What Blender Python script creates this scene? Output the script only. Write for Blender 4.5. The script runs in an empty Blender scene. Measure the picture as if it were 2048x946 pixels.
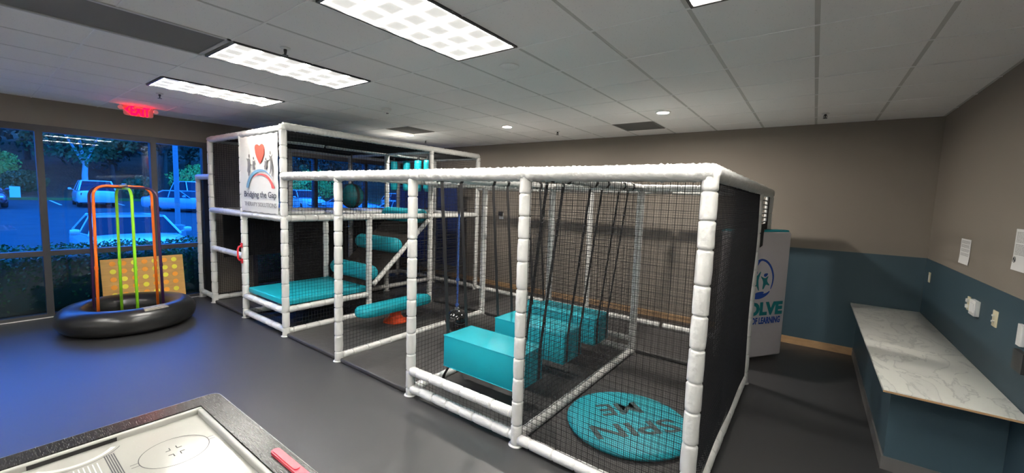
import bpy, math, random
from mathutils import Vector, Matrix, noise
from math import sin, cos, pi, exp, sqrt

random.seed(7)
C = bpy.context.scene.collection
scn = bpy.context.scene

# ------------------------------------------------------------------ camera
cam_d = bpy.data.cameras.new('camera'); cam = bpy.data.objects.new('camera', cam_d); C.objects.link(cam)
cam_d.sensor_width = 36.0; cam_d.lens = 818.03 / 2048 * 36.0; cam_d.clip_start = 0.05; cam_d.clip_end = 400
YAW, PITCH, ROLL = -0.633289, -0.0929657, 0.0346613
fw = Vector((sin(YAW)*cos(PITCH), cos(YAW)*cos(PITCH), sin(PITCH)))
r0 = fw.cross(Vector((0, 0, 1))).normalized(); u0 = r0.cross(fw)
rr = r0*cos(ROLL) + u0*sin(ROLL); uu = -r0*sin(ROLL) + u0*cos(ROLL)
cam.matrix_world = Matrix(((rr.x, uu.x, -fw.x, 0), (rr.y, uu.y, -fw.y, 0), (rr.z, uu.z, -fw.z, 1.92), (0, 0, 0, 1)))
scn.camera = cam

# ------------------------------------------------------------------ world, view
SKY_COL, SKY_STR = (0.02, 0.225, 0.95), 6.0
LAMP_STR = 1.12          # multiplies every fluorescent lens
DOWN_STR = 1050.0
w = bpy.data.worlds.new('world'); scn.world = w; w.use_nodes = True
bg = w.node_tree.nodes['Background']; bg.inputs[0].default_value = (*SKY_COL, 1); bg.inputs[1].default_value = SKY_STR
vs = scn.view_settings
vs.view_transform = 'Standard'; vs.look = 'None'; vs.gamma = 1; vs.use_curve_mapping = False
vs.exposure = 0.68

# ------------------------------------------------------------------ materials
def nt(name):
    m = bpy.data.materials.new(name); m.use_nodes = True
    return m, m.node_tree.nodes, m.node_tree.links, m.node_tree.nodes['Principled BSDF']
def mat(name, col, rough=0.6, spec=0.5, metal=0.0, bump=0.0, scale=40, var=0.0, vscale=6, coat=0.0, dist=0.01, vstretch=(1,1,1)):
    m, N, L, b = nt(name)
    b.inputs['Roughness'].default_value = rough; b.inputs['Metallic'].default_value = metal
    b.inputs['Specular IOR Level'].default_value = spec; b.inputs['Coat Weight'].default_value = coat
    b.inputs['Base Color'].default_value = (*col, 1)
    tc = N.new('ShaderNodeTexCoord')
    if var > 0:
        mp = N.new('ShaderNodeMapping'); mp.inputs['Scale'].default_value = vstretch; L.new(tc.outputs['Object'], mp.inputs[0])
        n = N.new('ShaderNodeTexNoise'); n.inputs['Scale'].default_value = vscale; n.inputs['Detail'].default_value = 5
        L.new(mp.outputs[0], n.inputs['Vector'])
        mx = N.new('ShaderNodeMix'); mx.data_type = 'RGBA'
        mx.inputs[6].default_value = (*[c*(1-var) for c in col], 1); mx.inputs[7].default_value = (*[min(1, c*(1+var)) for c in col], 1)
        L.new(n.outputs['Fac'], mx.inputs[0]); L.new(mx.outputs[2], b.inputs['Base Color'])
    if bump > 0:
        n2 = N.new('ShaderNodeTexNoise'); n2.inputs['Scale'].default_value = scale; n2.inputs['Detail'].default_value = 4
        L.new(tc.outputs['Object'], n2.inputs['Vector'])
        bp = N.new('ShaderNodeBump'); bp.inputs['Strength'].default_value = bump; bp.inputs['Distance'].default_value = dist
        L.new(n2.outputs['Fac'], bp.inputs['Height']); L.new(bp.outputs[0], b.inputs['Normal'])
    return m
def emis(name, col, s):
    m, N, L, b = nt(name)
    b.inputs['Base Color'].default_value = (*col, 1); b.inputs['Emission Color'].default_value = (*col, 1); b.inputs['Emission Strength'].default_value = s
    return m

M = {}
M['wall'] = mat('taupe paint', (0.235, 0.205, 0.172), 0.75, 0.3, bump=0.15, scale=220, var=0.04, vscale=1.5)
M['blue'] = mat('slate blue paint', (0.042, 0.078, 0.10), 0.5, 0.4, bump=0.15, scale=220, var=0.06, vscale=2)
M['white_wall'] = mat('white paint', (0.75, 0.74, 0.71), 0.8, 0.2)
M['floor'] = mat('black rubber floor', (0.023, 0.023, 0.024), 0.43, 1.0, bump=0.25, scale=900, var=0.18, vscale=3, dist=0.001)
M['base_wood'] = mat('tan baseboard', (0.42, 0.26, 0.13), 0.5, var=0.25, vscale=3, vstretch=(3, 1, 12))
M['base_dark'] = mat('grey rubber baseboard', (0.12, 0.115, 0.11), 0.5)
M['bronze'] = mat('dark bronze window frame', (0.055, 0.055, 0.06), 0.45, metal=0.3)
M['vinyl'] = mat('light grey vinyl', (0.62, 0.62, 0.60), 0.3, 0.5, bump=0.35, scale=28, var=0.03, vscale=9, dist=0.02)
M['net'] = mat('black cord', (0.012, 0.012, 0.013), 0.8, 0.2)
M['meshcloth'] = mat('black mesh cord', (0.016, 0.016, 0.018), 0.7, 0.2)
M['teal'] = mat('teal vinyl', (0.004, 0.34, 0.42), 0.5, 0.4, bump=0.12, scale=14, var=0.05, vscale=3, dist=0.02)
M['teal_dark'] = mat('deep teal vinyl', (0.003, 0.16, 0.19), 0.4)
M['matdark'] = mat('charcoal vinyl mat', (0.04, 0.038, 0.037), 0.55, 0.4, bump=0.25, scale=12, var=0.1, vscale=4, dist=0.02)
M['black'] = mat('black rubber', (0.010, 0.010, 0.011), 0.3, 0.5)
M['shiny_black'] = mat('glossy black rubber', (0.008, 0.008, 0.009), 0.12, 0.7, coat=0.6)
M['webbing'] = mat('black webbing', (0.018, 0.018, 0.02), 0.55, 0.4)
M['deck'] = mat('dark brown carpet board', (0.028, 0.021, 0.018), 0.85, 0.2, bump=0.3, scale=300)
M['ceil'] = mat('ceiling tile', (0.93, 0.915, 0.905), 0.9, 0.1, bump=0.4, scale=260, var=0.02, vscale=120, dist=0.002)
def speckle(m):
    N, L = m.node_tree.nodes, m.node_tree.links; b = N['Principled BSDF']; src = b.inputs['Base Color'].links[0].from_socket
    tc = N.new('ShaderNodeTexCoord'); v = N.new('ShaderNodeTexVoronoi'); v.inputs['Scale'].default_value = 45; L.new(tc.outputs['Object'], v.inputs['Vector'])
    cr = N.new('ShaderNodeValToRGB'); cr.color_ramp.elements[0].position = 0.09; cr.color_ramp.elements[0].color = (0.45, 0.44, 0.42, 1); cr.color_ramp.elements[1].position = 0.14; cr.color_ramp.elements[1].color = (1, 1, 1, 1)
    L.new(v.outputs['Distance'], cr.inputs[0])
    mx = N.new('ShaderNodeMix'); mx.data_type = 'RGBA'; mx.blend_type = 'MULTIPLY'; mx.inputs[0].default_value = 0.5
    L.new(src, mx.inputs[6]); L.new(cr.outputs[0], mx.inputs[7]); L.new(mx.outputs[2], b.inputs['Base Color'])
speckle(M['ceil'])
M['ceil_bar'] = mat('white bar', (0.93, 0.92, 0.91), 0.5)
M['tbar'] = mat('grid bar', (0.58, 0.57, 0.55), 0.5)
M['grey_metal'] = mat('grey metal panel', (0.20, 0.195, 0.19), 0.8, 0.1)
M['steel'] = mat('steel', (0.55, 0.55, 0.55), 0.3, metal=1.0)
M['chrome_dark'] = mat('dark fitting', (0.03, 0.03, 0.03), 0.4)
M['plastic_white'] = mat('white plastic', (0.75, 0.75, 0.73), 0.4)
M['plastic_cream'] = mat('cream plastic', (0.66, 0.60, 0.42), 0.45)
M['paper'] = mat('paper', (0.74, 0.74, 0.73), 0.8)
M['ink'] = mat('ink', (0.05, 0.05, 0.055), 0.7)
M['greyink'] = mat('grey ink', (0.30, 0.29, 0.28), 0.7)
M['steel_grey'] = mat('grey webbing', (0.25, 0.25, 0.25), 0.6)
M['red'] = mat('red plastic', (0.62, 0.02, 0.03), 0.35)
M['pinkred'] = mat('crimson plastic', (0.70, 0.03, 0.07), 0.3, coat=0.3)
M['orange'] = mat('orange pipe', (0.95, 0.19, 0.015), 0.35)
M['orange_d'] = mat('orange rubber', (0.75, 0.07, 0.01), 0.5, bump=0.4, scale=40)
M['lime'] = mat('lime pipe', (0.28, 0.72, 0.02), 0.35)
M['purple'] = mat('dark purple pipe', (0.035, 0.010, 0.05), 0.35)
M['cord_blue'] = mat('blue rope', (0.05, 0.13, 0.42), 0.7, bump=0.5, scale=200)
M['curtain'] = mat('navy vinyl', (0.015, 0.035, 0.16), 0.5)
M['banner'] = mat('white banner vinyl', (0.58, 0.58, 0.555), 0.5, bump=0.3, scale=7, dist=0.03)
M['b_heart'] = mat('coral red print', (0.72, 0.075, 0.05), 0.5)
M['b_blue'] = mat('dusty blue print', (0.13, 0.27, 0.40), 0.5)
M['b_red'] = mat('brick red print', (0.55, 0.09, 0.07), 0.5)
M['b_grey'] = mat('grey print', (0.13, 0.125, 0.12), 0.5)
M['b_lgrey'] = mat('light grey print', (0.2, 0.195, 0.19), 0.5)
M['b_black'] = mat('black print', (0.03, 0.03, 0.035), 0.5)
M['pad_white'] = mat('white vinyl pad', (0.60, 0.56, 0.58), 0.45, bump=0.3, scale=10, dist=0.02)
M['p_blue'] = mat('royal blue print', (0.016, 0.07, 0.38), 0.5)
M['p_teal'] = mat('teal print', (0.01, 0.20, 0.22), 0.5)
M['spin_text'] = mat('dark print', (0.02, 0.055, 0.06), 0.5)
M['board'] = mat('plywood', (0.50, 0.28, 0.075), 0.5, var=0.25, vscale=5, vstretch=(1, 1, 10))
M['yellow'] = mat('yellow disc', (0.78, 0.72, 0.05), 0.4)
M['orange_disc'] = mat('orange disc', (0.85, 0.33, 0.02), 0.4)
M['tube_black'] = mat('inner tube rubber', (0.013, 0.013, 0.013), 0.28, 0.6, bump=0.08, scale=18)
M['asphalt'] = mat('asphalt', (0.06, 0.065, 0.07), 0.9, 0.1, var=0.25, vscale=1.2)
M['lawn'] = mat('lawn', (0.07, 0.16, 0.04), 0.95, 0.1, var=0.4, vscale=2)
M['soil'] = mat('mulch bank', (0.12, 0.09, 0.045), 0.95, 0.1, var=0.5, vscale=1.0, bump=0.6, scale=6, dist=0.2)
M['line'] = mat('parking line paint', (0.75, 0.75, 0.72), 0.8)
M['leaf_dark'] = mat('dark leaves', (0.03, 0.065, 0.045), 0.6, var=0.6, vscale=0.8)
M['leaf_mid'] = mat('green leaves', (0.07, 0.15, 0.05), 0.6, var=0.5, vscale=0.9)
M['leaf_light'] = mat('bright leaves', (0.42, 0.62, 0.12), 0.6, var=0.4, vscale=1.5)
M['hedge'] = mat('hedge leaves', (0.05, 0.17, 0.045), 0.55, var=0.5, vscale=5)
M['bark'] = mat('bark', (0.10, 0.075, 0.05), 0.9, var=0.3)
M['bark_pale'] = mat('pale bark', (0.55, 0.53, 0.48), 0.8, var=0.25, vscale=3)
M['pole'] = mat('pole paint', (0.2, 0.2, 0.2), 0.6)
M['car_white'] = mat('white car paint', (0.62, 0.62, 0.62), 0.25, 0.5, coat=0.8)
M['car_dark'] = mat('dark red car paint', (0.10, 0.035, 0.05), 0.25, 0.5, coat=0.8)
M['car_grey'] = mat('grey blue car paint', (0.30, 0.33, 0.38), 0.25, 0.5, coat=0.8)
M['car_glass'] = mat('car glass', (0.02, 0.03, 0.045), 0.3, 0.03)
M['tyre'] = mat('tyre', (0.015, 0.015, 0.015), 0.8)
M['lamp_red'] = mat('tail light red', (0.4, 0.01, 0.01), 0.2)
M['lamp_clear'] = mat('headlight', (0.8, 0.82, 0.85), 0.1, metal=0.6)
M['exit_red'] = emis('exit letters', (1.0, 0.0, 0.004), 20.0)
M['acrylic'] = mat('clear sign plate', (0.45, 0.33, 0.33), 0.25)
M['down'] = emis('downlight lens', (1.0, 0.93, 0.84), DOWN_STR)

# brushed black table laminate
def table_mat():
    m, N, L, b = nt('scratched black laminate')
    tc = N.new('ShaderNodeTexCoord'); mp = N.new('ShaderNodeMapping'); mp.inputs['Scale'].default_value = (9, 90, 9); mp.inputs['Rotation'].default_value = (0, 0, 0.5)
    n = N.new('ShaderNodeTexNoise'); n.inputs['Scale'].default_value = 4; n.inputs['Detail'].default_value = 3
    L.new(tc.outputs['Object'], mp.inputs[0]); L.new(mp.outputs[0], n.inputs['Vector'])
    cr = N.new('ShaderNodeValToRGB'); cr.color_ramp.elements[0].position = 0.46; cr.color_ramp.elements[0].color = (0.014, 0.013, 0.013, 1)
    cr.color_ramp.elements[1].position = 0.75; cr.color_ramp.elements[1].color = (0.075, 0.075, 0.072, 1)
    L.new(n.outputs['Fac'], cr.inputs[0]); L.new(cr.outputs[0], b.inputs['Base Color'])
    b.inputs['Roughness'].default_value = 0.26; b.inputs['Specular IOR Level'].default_value = 0.35
    return m
M['laminate'] = table_mat()
M['rink'] = mat('white playing surface', (0.33, 0.325, 0.30), 0.14, 0.4, var=0.02, vscale=3)
M['rink_rail'] = mat('grey white rail', (0.36, 0.36, 0.33), 0.4)

def marble():
    m, N, L, b = nt('pale marble laminate')
    tc = N.new('ShaderNodeTexCoord'); mp = N.new('ShaderNodeMapping'); mp.inputs['Scale'].default_value = (1.6, 0.7, 1)
    mp.inputs['Rotation'].default_value = (0, 0, 0.6); L.new(tc.outputs['Object'], mp.inputs[0])
    n = N.new('ShaderNodeTexNoise'); n.inputs['Scale'].default_value = 3.2; n.inputs['Detail'].default_value = 9; n.inputs['Distortion'].default_value = 1.2
    L.new(mp.outputs[0], n.inputs['Vector'])
    cr = N.new('ShaderNodeValToRGB'); e = cr.color_ramp.elements
    e[0].position = 0.40; e[0].color = (0.64, 0.64, 0.60, 1); e[1].position = 0.60; e[1].color = (0.68, 0.68, 0.63, 1)
    k = e.new(0.5); k.color = (0.46, 0.465, 0.44, 1); k2 = e.new(0.475); k2.color = (0.62, 0.62, 0.58, 1); k3 = e.new(0.525); k3.color = (0.66, 0.66, 0.61, 1)
    L.new(n.outputs['Fac'], cr.inputs[0]); L.new(cr.outputs[0], b.inputs['Base Color'])
    b.inputs['Roughness'].default_value = 0.3
    return m
M['marble'] = marble()

def glass():
    m, N, L, b = nt('tinted window glass')
    out = N['Material Output'] if 'Material Output' in N else [x for x in N if x.type == 'OUTPUT_MATERIAL'][0]
    N.remove(b)
    tr = N.new('ShaderNodeBsdfTransparent'); tr.inputs[0].default_value = (0.62, 0.80, 0.90, 1)
    gl = N.new('ShaderNodeBsdfGlossy'); gl.inputs['Roughness'].default_value = 0.0; gl.inputs[0].default_value = (1, 1, 1, 1)
    fr = N.new('ShaderNodeFresnel'); fr.inputs[0].default_value = 1.5
    mx = N.new('ShaderNodeMixShader'); L.new(fr.outputs[0], mx.inputs[0]); L.new(tr.outputs[0], mx.inputs[1]); L.new(gl.outputs[0], mx.inputs[2])
    L.new(mx.outputs[0], out.inputs[0])
    return m
M['glass'] = glass()

def lens():
    # acrylic lens of a troffer: 3 x 6 pillowed cells, brightest along the cell edges
    m, N, L, b = nt('fluorescent lens')
    tc = N.new('ShaderNodeTexCoord'); sp = N.new('ShaderNodeSeparateXYZ'); L.new(tc.outputs['Object'], sp.inputs[0])
    def mth(op, a, bb=None):
        n = N.new('ShaderNodeMath'); n.operation = op
        for i, v in enumerate([a, bb]):
            if v is None: continue
            if isinstance(v, (int, float)): n.inputs[i].default_value = v
            else: L.new(v, n.inputs[i])
        return n.outputs[0]
    def edge(o, cell):
        f = mth('FRACT', mth('ADD', mth('DIVIDE', o, cell), 20.0))
        return mth('MULTIPLY', mth('ABSOLUTE', mth('SUBTRACT', f, 0.5)), 2.0)     # 0 centre, 1 edge
    ex = edge(mth('ADD', sp.outputs[0], 0.1 - 0.0), 0.19); ey = edge(sp.outputs[1], 0.198)
    nz = N.new('ShaderNodeTexNoise'); nz.inputs['Scale'].default_value = 9; L.new(tc.outputs['Object'], nz.inputs['Vector'])
    e = mth('MAXIMUM', mth('MULTIPLY', ex, 0.92), ey)
    e = mth('ADD', e, mth('MULTIPLY', mth('SUBTRACT', nz.outputs['Fac'], 0.5), 0.24))
    e = mth('POWER', mth('MAXIMUM', e, 0.0), 14.0)
    s = mth('ADD', 0.37, mth('MULTIPLY', e, 330.0*LAMP_STR))
    b.inputs['Base Color'].default_value = (0.8, 0.8, 0.8, 1); b.inputs['Emission Color'].default_value = (1.0, 0.97, 0.90, 1)
    L.new(s, b.inputs['Emission Strength'])
    return m
M['lens'] = lens()

# ------------------------------------------------------------------ mesh helpers
OFF = {}     # world offset of each parent's local space
class MB:
    def __init__(s): s.v = []; s.f = []
    def add(s, vs_, fs):
        k = len(s.v); s.v += [tuple(x) for x in vs_]; s.f += [tuple(i + k for i in f) for f in fs]; return s
    def box(s, a, b):
        x0, y0, z0 = a; x1, y1, z1 = b
        return s.add([(x0,y0,z0),(x1,y0,z0),(x1,y1,z0),(x0,y1,z0),(x0,y0,z1),(x1,y0,z1),(x1,y1,z1),(x0,y1,z1)],
                     [(0,3,2,1),(4,5,6,7),(0,1,5,4),(1,2,6,5),(2,3,7,6),(3,0,4,7)])
    def ring(s, rings, caps=True, closed=False):
        k = len(s.v); n = len(rings[0]); m = len(rings)
        for r in rings: s.v += [tuple(p) for p in r]
        for i in range(m if closed else m - 1):
            a = k + i*n; b = k + ((i+1) % m)*n
            for j in range(n):
                j2 = (j+1) % n; s.f.append((a+j, a+j2, b+j2, b+j))
        if caps and not closed:
            s.f.append(tuple(k + j for j in reversed(range(n)))); s.f.append(tuple(k + (m-1)*n + j for j in range(n)))
        return s
    def tube(s, pts, r, n=10, caps=True, closed=False):
        pts = [Vector(p) for p in pts]; rings = []; m = len(pts); up = None
        for i, p in enumerate(pts):
            if closed: t = (pts[(i+1) % m] - pts[i-1]).normalized()
            else: t = (pts[min(i+1, m-1)] - pts[max(i-1, 0)]).normalized()
            if up is None: up = t.orthogonal().normalized()
            a = (up - t*up.dot(t)).normalized(); up = a; b = t.cross(a)
            ri = r[i] if isinstance(r, (list, tuple)) else r
            rings.append([p + a*(ri*cos(2*pi*j/n)) + b*(ri*sin(2*pi*j/n)) for j in range(n)])
        return s.ring(rings, caps, closed)
    def lathe(s, prof, c, n=24, axis='z', caps=True):
        rings = []
        for r, h in prof:
            if axis == 'z': rings.append([(c[0]+r*cos(2*pi*j/n), c[1]+r*sin(2*pi*j/n), c[2]+h) for j in range(n)])
            elif axis == 'x': rings.append([(c[0]+h, c[1]+r*cos(2*pi*j/n), c[2]+r*sin(2*pi*j/n)) for j in range(n)])
            else: rings.append([(c[0]+r*sin(2*pi*j/n), c[1]+h, c[2]+r*cos(2*pi*j/n)) for j in range(n)])
        return s.ring(rings, caps)
    def prism(s, poly, o, ux, uy, t):
        # polygon (2-D) in plane o + a*ux + b*uy, thickness t along the normal
        o, ux, uy = Vector(o), Vector(ux), Vector(uy); nn = ux.cross(uy).normalized()
        n = len(poly); A = [o + ux*a + uy*b for a, b in poly]; B = [p + nn*t for p in A]
        area = sum(poly[i][0]*poly[(i+1) % n][1] - poly[(i+1) % n][0]*poly[i][1] for i in range(n))
        if area < 0: A.reverse(); B.reverse()
        return s.add(A + B, [tuple(reversed(range(n))), tuple(range(n, 2*n))] + [(i, (i+1) % n, n+(i+1) % n, n+i) for i in range(n)])
    def ribbon(s, pts, wdir, wd, th):
        pts = [Vector(p) for p in pts]; wd_ = Vector(wdir).normalized()*wd/2; rings = []
        for i, p in enumerate(pts):
            t = (pts[min(i+1, len(pts)-1)] - pts[max(i-1, 0)]).normalized(); nn = t.cross(wd_).normalized()*th/2
            rings.append([p-wd_-nn, p+wd_-nn, p+wd_+nn, p-wd_+nn])
        return s.ring(rings)
    def obj(s, name, m, parent=None, smooth=False, bevel=0, bseg=2, mods=None):
        me = bpy.data.meshes.new(name); me.from_pydata(s.v, [], s.f); me.update()
        me.materials.append(M[m] if isinstance(m, str) else m)
        if smooth:
            me.polygons.foreach_set('use_smooth', [True]*len(me.polygons))
            if bevel == 0 and smooth != 'full':
                try: me.set_sharp_from_angle(angle=math.radians(50))
                except Exception: pass
        o = bpy.data.objects.new(name, me); C.objects.link(o)
        if bevel:
            b = o.modifiers.new('bevel', 'BEVEL'); b.width = bevel; b.segments = bseg; b.limit_method = 'ANGLE'
        if parent is not None:
            o.parent = parent
            off = OFF.get(parent.name, Vector(parent.location) if parent.type == 'EMPTY' else Vector((0, 0, 0)))
            me.transform(Matrix.Translation(-off)); OFF[o.name] = off
        return o
def tag(o, label=None, cat=None, group=None, kind=None):
    if label: o['label'] = label
    if cat: o['category'] = cat
    if group: o['group'] = group
    if kind: o['kind'] = kind
    return o
def empty(name, loc, label, cat, group=None):
    o = bpy.data.objects.new(name, None); C.objects.link(o); o.location = loc; o.empty_display_size = 0.1
    return tag(o, label, cat, group)
def rooted(o, base):
    # move a mesh object's origin to its base without moving the mesh
    b = Vector(base)
    o.data.transform(Matrix.Translation(-b)); o.location = Vector(o.location) + b; OFF[o.name] = b
    return o
def copy_thing(root, loc, rz=0, label=None, group=None):
    r = root.copy(); C.objects.link(r); r.location = loc; r.rotation_euler = (0, 0, rz)
    if label: r['label'] = label
    if group: r['group'] = group
    for ch in list(root.children):
        c = ch.copy(); C.objects.link(c); c.parent = r
        for g in ch.children:
            d = g.copy(); C.objects.link(d); d.parent = c
    return r
def text_mb(body, o, ux, uy, height, width=None, thick=0.002, bold=0.0, align='LEFT'):
    # text as mesh, cap height and total width fixed, in plane (ux, uy) at o (lower left)
    cu = bpy.data.curves.new('lettering', 'FONT'); cu.body = body; cu.size = 1.0; cu.offset = bold; cu.resolution_u = 3
    ob = bpy.data.objects.new('lettering_tmp', cu); C.objects.link(ob)
    dg = bpy.context.evaluated_depsgraph_get(); me = bpy.data.meshes.new_from_object(ob.evaluated_get(dg))
    vs_ = [v.co.copy() for v in me.vertices]; fs = [tuple(p.vertices) for p in me.polygons]
    x0 = min(v.x for v in vs_); x1 = max(v.x for v in vs_); caph = 0.73
    sx = width/(x1-x0) if width else height/caph; sy = height/caph
    o, ux, uy = Vector(o), Vector(ux).normalized(), Vector(uy).normalized(); nn = ux.cross(uy)
    P = [o + ux*((v.x-x0)*sx) + uy*(v.y*sy) for v in vs_]
    mb = MB(); n = len(P)
    # front faces plus rim so that the lettering has a little body
    edges = {}
    for f in fs:
        for i in range(len(f)):
            a, b = f[i], f[(i+1) % len(f)]
            edges[(a, b)] = edges.get((a, b), 0) + 1
    rim = [(a, b) for (a, b) in edges if (b, a) not in edges]
    mb.add([p + nn*thick for p in P] + P, fs + [(b, a, a+n, b+n) for a, b in rim])
    bpy.data.objects.remove(ob, do_unlink=True); bpy.data.meshes.remove(me); bpy.data.curves.remove(cu)
    return mb
TR = {'heart':[(-6.191,2.472),(-6.185,2.511),(-6.141,2.529),(-6.087,2.526),(-6.043,2.5),(-5.999,2.525),(-5.947,2.527),(-5.904,2.498),(-5.9,2.444),(-5.92,2.384),(-5.967,2.324),(-6.03,2.256),(-6.098,2.312),(-6.156,2.376)],'blue_arc':[(-6.495,1.938),(-6.467,2.004),(-6.406,2.077),(-6.308,2.141),(-6.176,2.185),(-6.051,2.196),(-5.912,2.184),(-5.795,2.145),(-5.714,2.091),(-5.682,2.061),(-5.73,2.092),(-5.812,2.134),(-5.913,2.161),(-6.052,2.163),(-6.16,2.148),(-6.272,2.109),(-6.35,2.053),(-6.391,1.996),(-6.41,1.939)],'red_arc':[(-6.312,2.061),(-6.217,2.109),(-6.107,2.135),(-6.0,2.139),(-5.88,2.123),(-5.78,2.089),(-5.7,2.031),(-5.647,1.979),(-5.613,1.938),(-5.704,1.937),(-5.718,1.986),(-5.776,2.038),(-5.848,2.08),(-5.95,2.111),(-6.054,2.119),(-6.162,2.109),(-6.255,2.085)],'fig1':[(-6.474,2.354),(-6.418,2.337),(-6.409,2.346),(-6.353,2.343),(-6.345,2.278),(-6.301,2.257),(-6.264,2.261),(-6.265,2.253),(-6.309,2.246),(-6.354,2.258),(-6.36,2.206),(-6.344,2.166),(-6.382,2.15),(-6.396,2.11),(-6.412,2.102),(-6.413,2.15),(-6.443,2.167),(-6.423,2.24),(-6.426,2.321)],'fig2':[(-6.261,2.316),(-6.207,2.299),(-6.18,2.322),(-6.197,2.28),(-6.22,2.26),(-6.2,2.22),(-6.209,2.188),(-6.231,2.185),(-6.237,2.217),(-6.254,2.181),(-6.264,2.186),(-6.254,2.237),(-6.265,2.253),(-6.255,2.297)],'fig3':[(-5.915,2.33),(-5.889,2.298),(-5.856,2.294),(-5.822,2.297),(-5.778,2.311),(-5.778,2.301),(-5.833,2.278),(-5.84,2.252),(-5.825,2.214),(-5.849,2.211),(-5.854,2.187),(-5.871,2.187),(-5.876,2.212),(-5.894,2.187),(-5.908,2.191),(-5.903,2.215),(-5.917,2.223),(-5.895,2.253),(-5.89,2.284)],'fig4':[(-5.653,2.397),(-5.67,2.361),(-5.694,2.339),(-5.692,2.302),(-5.674,2.256),(-5.657,2.204),(-5.67,2.136),(-5.681,2.091),(-5.701,2.091),(-5.688,2.167),(-5.703,2.204),(-5.717,2.167),(-5.739,2.129),(-5.759,2.122),(-5.737,2.167),(-5.735,2.212),(-5.726,2.272),(-5.732,2.303),(-5.805,2.289),(-5.821,2.3),(-5.737,2.318),(-5.749,2.348),(-5.775,2.372),(-5.752,2.371),(-5.723,2.355),(-5.697,2.354),(-5.67,2.375)],'heads':[(-6.373,2.379),(-6.234,2.344),(-5.861,2.324),(-5.727,2.4)],'txt1':[(-6.521,1.893),(-6.526,1.805),(-5.576,1.885),(-5.579,1.807)],'txt2':[(-6.553,1.749),(-6.557,1.675),(-5.581,1.759),(-5.583,1.701)],'pfig1':[(-0.647,1.066),(-0.58,1.067),(-0.536,1.076),(-0.485,1.133),(-0.479,1.121),(-0.512,1.036),(-0.507,0.976),(-0.486,0.892),(-0.501,0.89),(-0.532,0.951),(-0.543,0.952),(-0.576,0.884),(-0.593,0.89),(-0.572,0.961),(-0.575,1.03),(-0.639,1.052)],'pfig2':[(-0.474,1.074),(-0.441,1.056),(-0.41,1.045),(-0.383,1.049),(-0.355,1.07),(-0.347,1.06),(-0.366,1.031),(-0.36,0.996),(-0.318,0.96),(-0.323,0.948),(-0.367,0.962),(-0.383,0.962),(-0.415,0.903),(-0.435,0.907),(-0.426,0.973),(-0.434,1.016),(-0.472,1.06)],'phead2':[(-0.427,1.073),(-0.423,1.097),(-0.39,1.106),(-0.36,1.105),(-0.364,1.083),(-0.389,1.061),(-0.412,1.062)],'phead1':[(-0.568,1.118),(-0.538,1.117)],'ptop':[(-0.676,1.059),(-0.668,1.109),(-0.658,1.151),(-0.641,1.201),(-0.591,1.251),(-0.526,1.28),(-0.471,1.291),(-0.387,1.267),(-0.313,1.202),(-0.268,1.123),(-0.25,1.053),(-0.26,0.966),(-0.289,0.901),(-0.299,0.907),(-0.276,0.984),(-0.276,1.054),(-0.293,1.115),(-0.335,1.186),(-0.395,1.239),(-0.468,1.266),(-0.501,1.258),(-0.521,1.233),(-0.544,1.199),(-0.57,1.174),(-0.597,1.153),(-0.603,1.163),(-0.583,1.183),(-0.568,1.208),(-0.595,1.192),(-0.625,1.159),(-0.648,1.125),(-0.663,1.067)],'pbot':[(-0.695,0.898),(-0.659,0.879),(-0.622,0.852),(-0.575,0.841),(-0.533,0.865),(-0.477,0.875),(-0.419,0.877),(-0.395,0.867),(-0.428,0.852),(-0.37,0.852),(-0.31,0.881),(-0.3,0.877),(-0.333,0.838),(-0.387,0.806),(-0.466,0.784),(-0.546,0.785),(-0.605,0.808),(-0.649,0.836),(-0.691,0.864)],'pleft':[(-0.674,1.081),(-0.709,1.017),(-0.706,0.941),(-0.683,0.889),(-0.653,0.871),(-0.688,0.932),(-0.692,1.008),(-0.663,1.067)]}

# ================================================================== ROOM SHELL
XL, XR, YB, YF, ZC = -8.67, 1.15, 6.97, -3.2, 3.06
X0C, SX, Y0C, SY = -0.08, 0.61, 1.32, 0.64
def struct(name, mb, m, parent=None, **k):
    o = mb.obj(name, m, parent, **k)
    if parent is None: o['kind'] = 'structure'
    return o
struct('floor', MB().box((XL-0.2, YF-0.1, -0.12), (XR+0.1, YB+0.1, 0)), 'floor')
struct('wall_back', MB().box((XL-0.2, YB, 0), (XR+0.1, YB+0.1, 3.3)), 'wall')
struct('wall_right', MB().box((XR, YF, 0), (XR+0.1, YB, 3.3)), 'wall')
struct('wall_front', MB().box((XL-0.2, YF-0.1, 0), (XR+0.1, YF, 3.3)), 'white_wall')
wl = MB(); ZW = 2.70
wl.box((XL-0.2, YF, ZW), (XL, YB, 3.3))
wl.box((XL-0.2, 2.66, 0), (XL, 3.36, ZW)); wl.box((XL-0.2, 6.92, 0), (XL, YB, ZW)); wl.box((XL-0.2, YF, 0), (XL, -3.0, ZW))
struct('wall_left', wl, 'wall')
# painted wainscot, 4 mm proud skim so that the colour change has an edge
struct('trim_1', MB().box((-0.62, YB-0.004, 0), (XR, YB, 1.37)), 'blue')
struct('trim_2', MB().box((XR-0.004, YF, 0), (XR, YB-0.004, 1.37)), 'blue')
struct('baseboard_back', MB().box((XL, YB-0.02, 0), (0.56, YB-0.004, 0.10)), 'base_wood')
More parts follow.
